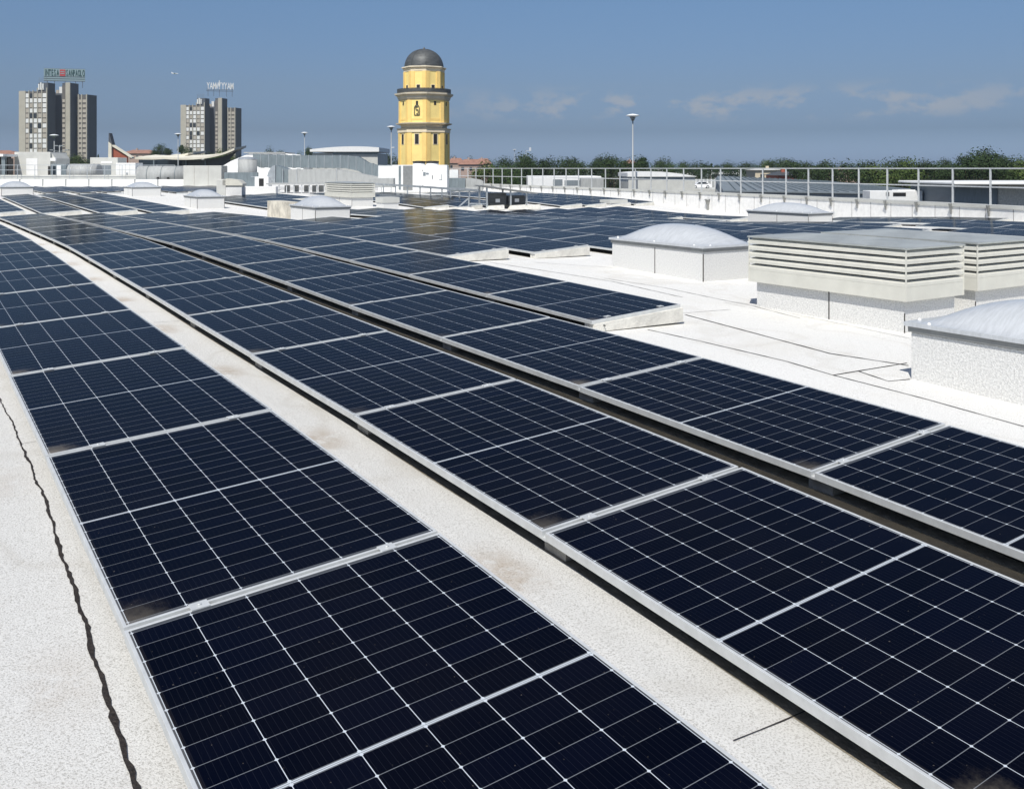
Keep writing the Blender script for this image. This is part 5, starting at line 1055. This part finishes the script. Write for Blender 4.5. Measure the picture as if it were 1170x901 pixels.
LT = [
    (204.0, 355.7, 3.07, 18.2, 'far', 'first hazy distant tree to the right of the yellow tower, seen over the railing', 'hazy far tree line'),
    (82.1, 135.4, 2.8, 10.9, 'round', 'first leafy tree to the right of the yellow tower, seen over the railing', 'tree belt beyond the right railing'),
    (265.2, 435.1, 5.47, 15.0, 'far', 'second hazy distant tree to the right of the yellow tower, seen over the railing', 'hazy far tree line'),
    (263.4, 415.5, 6.6, 16.9, 'far', 'first hazy distant tree to the right of the tiled houses, seen over the railing', 'hazy far tree line'),
    (82.2, 129.2, 3.19, 9.6, 'round', 'first leafy tree to the right of the tiled houses, seen over the railing', 'tree belt beyond the right railing'),
    (123.5, 194.0, 4.22, 14.0, 'dark', 'first dark tree to the right of the tiled houses, seen over the railing', 'tree belt beyond the right railing'),
    (250.8, 378.4, 7.09, 16.9, 'far', 'second hazy distant tree to the right of the tiled houses, seen over the railing', 'hazy far tree line'),
    (98.5, 148.3, 3.88, 8.9, 'round', 'second leafy tree to the right of the tiled houses, seen over the railing', 'tree belt beyond the right railing'),
    (133.0, 199.8, 4.71, 14.0, 'far', 'third hazy distant tree to the right of the tiled houses, seen over the railing', 'hazy far tree line'),
    (90.5, 131.6, 3.66, 11.3, 'dark', 'first dark tree to the right of the small distant lamp, seen over the railing', 'tree belt beyond the right railing'),
    (238.5, 343.0, 6.1, 18.5, 'far', 'first hazy distant tree to the right of the small distant lamp, seen over the railing', 'hazy far tree line'),
    (107.2, 148.6, 3.53, 11.3, 'round', 'first leafy tree to the right of the small distant lamp, seen over the railing', 'tree belt beyond the right railing'),
    (231.7, 315.1, 5.22, 18.8, 'far', 'second hazy distant tree to the right of the small distant lamp, seen over the railing', 'hazy far tree line'),
    (107.2, 142.7, 3.44, 8.7, 'dark', 'first dark tree to the right of the low white building, seen over the railing', 'tree belt beyond the right railing'),
    (111.0, 143.1, 3.71, 8.3, 'dark', 'second dark tree to the right of the low white building, seen over the railing', 'tree belt beyond the right railing'),
    (292.5, 374.9, 6.9, 13.3, 'far', 'first hazy distant tree to the right of the low white building, seen over the railing', 'hazy far tree line'),
    (115.7, 145.6, 4.22, 9.0, 'dark', 'third dark tree to the right of the low white building, seen over the railing', 'tree belt beyond the right railing'),
    (108.9, 136.2, 3.98, 8.7, 'dark', 'fourth dark tree to the right of the low white building, seen over the railing', 'tree belt beyond the right railing'),
    (119.8, 148.8, 4.02, 9.0, 'dark', 'fifth dark tree to the right of the low white building, seen over the railing', 'tree belt beyond the right railing'),
    (251.4, 311.4, 6.43, 18.8, 'far', 'second hazy distant tree to the right of the low white building, seen over the railing', 'hazy far tree line'),
    (98.2, 118.9, 3.56, 8.0, 'dark', 'sixth dark tree to the right of the low white building, seen over the railing', 'tree belt beyond the right railing'),
    (114.5, 134.5, 3.1, 7.0, 'cone', 'first conifer to the right of the tall lone lamp, seen over the railing', 'tree belt beyond the right railing'),
    (114.4, 134.1, 3.67, 11.4, 'dark', 'first dark tree to the right of the tall lone lamp, seen over the railing', 'tree belt beyond the right railing'),
    (254.7, 298.1, 5.65, 14.0, 'far', 'first hazy distant tree to the right of the tall lone lamp, seen over the railing', 'hazy far tree line'),
    (118.4, 137.8, 3.81, 8.0, 'cone', 'second conifer to the right of the tall lone lamp, seen over the railing', 'tree belt beyond the right railing'),
    (181.6, 204.2, 4.32, 9.8, 'round', 'first leafy tree to the right of the tall lone lamp, seen over the railing', 'tree belt beyond the right railing'),
    (309.7, 347.4, 4.95, 17.5, 'far', 'second hazy distant tree to the right of the tall lone lamp, seen over the railing', 'hazy far tree line'),
    (222.8, 249.1, 4.75, 9.0, 'far', 'third hazy distant tree to the right of the tall lone lamp, seen over the railing', 'hazy far tree line'),
    (231.6, 255.3, 4.69, 8.0, 'far', 'fourth hazy distant tree to the right of the tall lone lamp, seen over the railing', 'hazy far tree line'),
    (190.9, 209.9, 4.01, 8.2, 'round', 'second leafy tree to the right of the tall lone lamp, seen over the railing', 'tree belt beyond the right railing'),
    (184.1, 198.7, 4.04, 10.8, 'round', 'third leafy tree to the right of the tall lone lamp, seen over the railing', 'tree belt beyond the right railing'),
    (284.4, 305.2, 4.0, 13.0, 'far', 'fifth hazy distant tree to the right of the tall lone lamp, seen over the railing', 'hazy far tree line'),
    (170.5, 179.6, 3.32, 10.5, 'dark', 'first dark tree to the right of the parked white cars, seen over the railing', 'tree belt beyond the right railing'),
    (270.6, 280.0, 3.69, 18.3, 'far', 'first hazy distant tree to the right of the parked white cars, seen over the railing', 'hazy far tree line'),
    (186.5, 191.3, 3.38, 10.5, 'dark', 'second dark tree to the right of the parked white cars, seen over the railing', 'tree belt beyond the right railing'),
    (186.7, 189.1, 3.12, 5.0, 'cone', 'first conifer to the right of the parked white cars, seen over the railing', 'tree belt beyond the right railing'),
    (203.9, 204.1, 3.24, 9.1, 'dark', 'third dark tree to the right of the parked white cars, seen over the railing', 'tree belt beyond the right railing'),
    (180.1, 176.8, 3.38, 9.2, 'dark', 'fourth dark tree to the right of the parked white cars, seen over the railing', 'tree belt beyond the right railing'),
    (361.5, 354.1, 3.6, 17.7, 'far', 'second hazy distant tree to the right of the parked white cars, seen over the railing', 'hazy far tree line'),
    (181.1, 173.8, 2.78, 10.9, 'dark', 'fifth dark tree to the right of the parked white cars, seen over the railing', 'tree belt beyond the right railing'),
    (343.1, 322.8, 4.03, 18.3, 'far', 'third hazy distant tree to the right of the parked white cars, seen over the railing', 'hazy far tree line'),
    (191.8, 179.2, 3.19, 11.1, 'dark', 'sixth dark tree to the right of the parked white cars, seen over the railing', 'tree belt beyond the right railing'),
    (207.4, 188.8, 3.94, 9.2, 'round', 'first leafy tree to the right of the beige house, seen over the railing', 'tree belt beyond the right railing'),
    (365.3, 328.6, 4.81, 15.0, 'far', 'first hazy distant tree to the right of the beige house, seen over the railing', 'hazy far tree line'),
    (191.1, 170.5, 4.07, 10.4, 'round', 'second leafy tree to the right of the beige house, seen over the railing', 'tree belt beyond the right railing'),
    (202.8, 176.5, 4.05, 8.7, 'round', 'third leafy tree to the right of the beige house, seen over the railing', 'tree belt beyond the right railing'),
    (384.1, 333.5, 5.99, 15.8, 'far', 'first hazy distant tree to the right of the red brick house, seen over the railing', 'hazy far tree line'),
    (181.8, 156.5, 3.94, 18.0, 'dark', 'first dark tree to the right of the red brick house, seen over the railing', 'tree belt beyond the right railing'),
    (129.3, 110.3, 3.14, 10.3, 'dark', 'second dark tree to the right of the red brick house, seen over the railing', 'tree belt beyond the right railing'),
    (308.0, 258.1, 3.71, 13.2, 'far', 'second hazy distant tree to the right of the red brick house, seen over the railing', 'hazy far tree line'),
    (127.6, 104.9, 2.85, 8.5, 'dark', 'third dark tree to the right of the red brick house, seen over the railing', 'tree belt beyond the right railing'),
    (367.8, 296.6, 4.59, 18.2, 'far', 'third hazy distant tree to the right of the red brick house, seen over the railing', 'hazy far tree line'),
    (164.3, 132.1, 3.13, 11.0, 'round', 'first leafy tree to the right of the red brick house, seen over the railing', 'tree belt beyond the right railing'),
    (116.9, 93.1, 2.63, 10.4, 'dark', 'fourth dark tree to the right of the red brick house, seen over the railing', 'tree belt beyond the right railing'),
    (335.7, 259.0, 3.58, 15.2, 'far', 'first hazy distant tree to the right of the pink house, seen over the railing', 'hazy far tree line'),
    (115.5, 88.1, 2.56, 12.0, 'dark', 'first dark tree to the right of the pink house, seen over the railing', 'tree belt beyond the right railing'),
    (153.5, 115.3, 2.89, 10.0, 'round', 'first leafy tree to the right of the pink house, seen over the railing', 'tree belt beyond the right railing'),
    (389.5, 288.3, 4.02, 13.1, 'far', 'second hazy distant tree to the right of the pink house, seen over the railing', 'hazy far tree line'),
    (117.3, 85.0, 2.4, 10.6, 'round', 'second leafy tree to the right of the pink house, seen over the railing', 'tree belt beyond the right railing'),
    (433.4, 310.8, 4.16, 13.5, 'far', 'third hazy distant tree to the right of the pink house, seen over the railing', 'hazy far tree line'),
    (384.7, 267.8, 5.61, 17.7, 'far', 'first hazy distant tree to the right of the white rooftop unit, seen over the railing', 'hazy far tree line'),
    (146.5, 102.0, 3.24, 11.0, 'round', 'first leafy tree to the right of the white rooftop unit, seen over the railing', 'tree belt beyond the right railing'),
    (110.8, 76.7, 2.81, 9.6, 'round', 'second leafy tree to the right of the white rooftop unit, seen over the railing', 'tree belt beyond the right railing'),
    (374.8, 249.6, 5.04, 15.9, 'far', 'second hazy distant tree to the right of the white rooftop unit, seen over the railing', 'hazy far tree line'),
    (119.7, 79.3, 2.94, 10.6, 'dark', 'first dark tree to the right of the white rooftop unit, seen over the railing', 'tree belt beyond the right railing'),
    (137.5, 89.9, 3.37, 11.0, 'round', 'third leafy tree to the right of the white rooftop unit, seen over the railing', 'tree belt beyond the right railing'),
    (364.8, 233.0, 5.05, 13.7, 'far', 'third hazy distant tree to the right of the white rooftop unit, seen over the railing', 'hazy far tree line'),
    (116.4, 73.6, 2.8, 8.1, 'dark', 'second dark tree to the right of the white rooftop unit, seen over the railing', 'tree belt beyond the right railing'),
    (476.2, 292.9, 8.0, 16.1, 'far', 'first hazy distant tree to the right of the flat-roofed pavilion, seen over the railing', 'hazy far tree line'),
    (119.4, 72.7, 3.38, 11.1, 'dark', 'first dark tree to the right of the flat-roofed pavilion, seen over the railing', 'tree belt beyond the right railing'),
    (128.5, 77.9, 4.0, 12.0, 'dark', 'second dark tree to the right of the flat-roofed pavilion, seen over the railing', 'tree belt beyond the right railing'),
    (134.3, 80.1, 4.48, 13.0, 'dark', 'third dark tree to the right of the flat-roofed pavilion, seen over the railing', 'tree belt beyond the right railing'),
    (480.6, 285.5, 11.55, 17.7, 'far', 'second hazy distant tree to the right of the flat-roofed pavilion, seen over the railing', 'hazy far tree line'),
    (133.0, 78.5, 3.93, 12.0, 'dark', 'fourth dark tree to the right of the flat-roofed pavilion, seen over the railing', 'tree belt beyond the right railing'),
    (137.6, 80.3, 4.26, 12.0, 'dark', 'fifth dark tree to the right of the flat-roofed pavilion, seen over the railing', 'tree belt beyond the right railing'),
    (123.0, 71.1, 3.42, 8.2, 'dark', 'sixth dark tree to the right of the flat-roofed pavilion, seen over the railing', 'tree belt beyond the right railing'),
    (492.7, 281.6, 7.78, 14.2, 'far', 'third hazy distant tree to the right of the flat-roofed pavilion, seen over the railing', 'hazy far tree line'),
    (147.8, 83.3, 3.3, 10.0, 'round', 'first leafy tree to the right of the pavilion block wall, seen over the railing', 'tree belt beyond the right railing'),
    (134.8, 75.1, 2.9, 11.9, 'round', 'second leafy tree to the right of the pavilion block wall, seen over the railing', 'tree belt beyond the right railing'),
    (493.5, 273.6, 6.18, 15.5, 'far', 'first hazy distant tree to the right of the pavilion block wall, seen over the railing', 'hazy far tree line'),
    (406.9, 218.0, 5.48, 18.2, 'far', 'second hazy distant tree to the right of the pavilion block wall, seen over the railing', 'hazy far tree line'),
    (147.9, 78.3, 3.05, 10.0, 'round', 'third leafy tree to the right of the pavilion block wall, seen over the railing', 'tree belt beyond the right railing'),
    (39.0, 284.1, 5.04, 11.0, 'round', 'broad green tree at the foot of the left high-rise', 'trees on the left beyond the roof'),
    (41.1, 285.1, 5.43, 10.0, 'round', 'second green tree at the foot of the left high-rise, right of the broad one', 'trees on the left beyond the roof'),
    (36.9, 279.5, 4.27, 8.0, 'dark', 'low dark tree left of the broad tree below the left high-rise', 'trees on the left beyond the roof'),
    (68.4, 312.7, 10.16, 9.0, 'dark', 'tall dark tree between tiled house and right high-rise', 'trees on the left beyond the roof'),
    (67.0, 313.6, 8.36, 9.0, 'dark', 'lower dark tree beside the tiled house roof', 'trees on the left beyond the roof'),
    (70.5, 311.4, 8.63, 8.0, 'cone', 'narrow dark tree left of the round-headed lamp', 'trees on the left beyond the roof'),
    (66.6, 278.2, 8.93, 6.0, 'cone', 'pointed tree directly below the right high-rise end wall', 'trees on the left beyond the roof'),
    (67.8, 277.4, 8.3, 7.0, 'dark', 'dark bush-like tree left at the foot of the right high-rise', 'trees on the left beyond the roof'),
    (69.7, 276.2, 7.8, 10.0, 'round', 'wide tree in front of the right high-rise windows', 'trees on the left beyond the roof'),
    (79.0, 294.0, 7.46, 10.0, 'round', 'green tree over the concave roof, below the right high-rise', 'trees on the left beyond the roof'),
    (81.7, 292.3, 7.46, 9.0, 'round', 'green tree over the rising end of the concave roof', 'trees on the left beyond the roof'),
    (83.9, 290.8, 7.32, 8.0, 'round', 'rightmost green tree at the foot of the right high-rise', 'trees on the left beyond the roof'),
    (94.8, 295.7, 5.85, 3.5, 'cone', 'tiny dark tree above the sloping white house', 'trees on the left beyond the roof'),
    (84.6, 254.8, 7.5, 6.0, 'dark', 'small dark round tree left of the lamp above the ducts', 'trees on the left beyond the roof'),
    (87.2, 253.1, 7.21, 9.0, 'dark', 'wider dark round tree left of the lamp above the ducts', 'trees on the left beyond the roof'),
    (87.6, 240.9, 5.84, 6.0, 'round', 'low light tree beside the lamp above the ducts', 'trees on the left beyond the roof'),
    (86.5, 229.7, 7.78, 7.0, 'dark', 'tall dark tree against the pale hall', 'trees on the left beyond the roof'),
    (139.5, 302.7, 5.37, 10.0, 'far', 'hazy tree between pale hall and lamp', 'trees on the left beyond the roof'),
    (142.3, 300.8, 5.98, 10.0, 'far', 'hazy tree right behind the lamp left of the tower', 'trees on the left beyond the roof'),
    (144.6, 299.4, 5.67, 9.0, 'far', 'hazy tree touching the left side of the yellow tower', 'trees on the left beyond the roof'),
    (205.0, 367.5, 6.2, 9.0, 'far', 'far tree behind the pale tiled house', 'trees on the left beyond the roof'),
    (217.2, 371.5, 6.11, 9.0, 'far', 'far tree behind the wide pink house', 'trees on the left beyond the roof'),
    (51.8, 323.4, 6.69, 1.6, 'cone', 'slim dark cypress-like tree left of the white pylon', 'trees on the left beyond the roof'),
    (40.2, 390.3, 7.22, 10.0, 'dark', 'dark tree hidden behind the plant house', 'trees on the left beyond the roof')]
for (x, y, zt, w, kd, lb, gp) in LT: tree((x, y), zt, w, kd, lb, gp)

# ------------------------------------------------------------------ haze: one closed box of thin air
hz_ = MB(); hz_.box(-900, 900, -300, 1500, -11.5, 62)
hm = bpy.data.materials.new('thin_haze'); hm.use_nodes = True; ht = hm.node_tree
for n_ in list(ht.nodes):
    if n_.type != 'OUTPUT_MATERIAL': ht.nodes.remove(n_)
pv = ht.nodes.new('ShaderNodeVolumePrincipled'); pv.inputs['Color'].default_value = (.80, .88, .96, 1); pv.inputs['Density'].default_value = .0002; pv.inputs['Anisotropy'].default_value = .2
ht.links.new(pv.outputs[0], ht.nodes['Material Output'].inputs['Volume'])
tag(hz_.build('haze', hm), 'thin bluish haze in the air over the roof and the far trees', 'haze', kind='stuff')
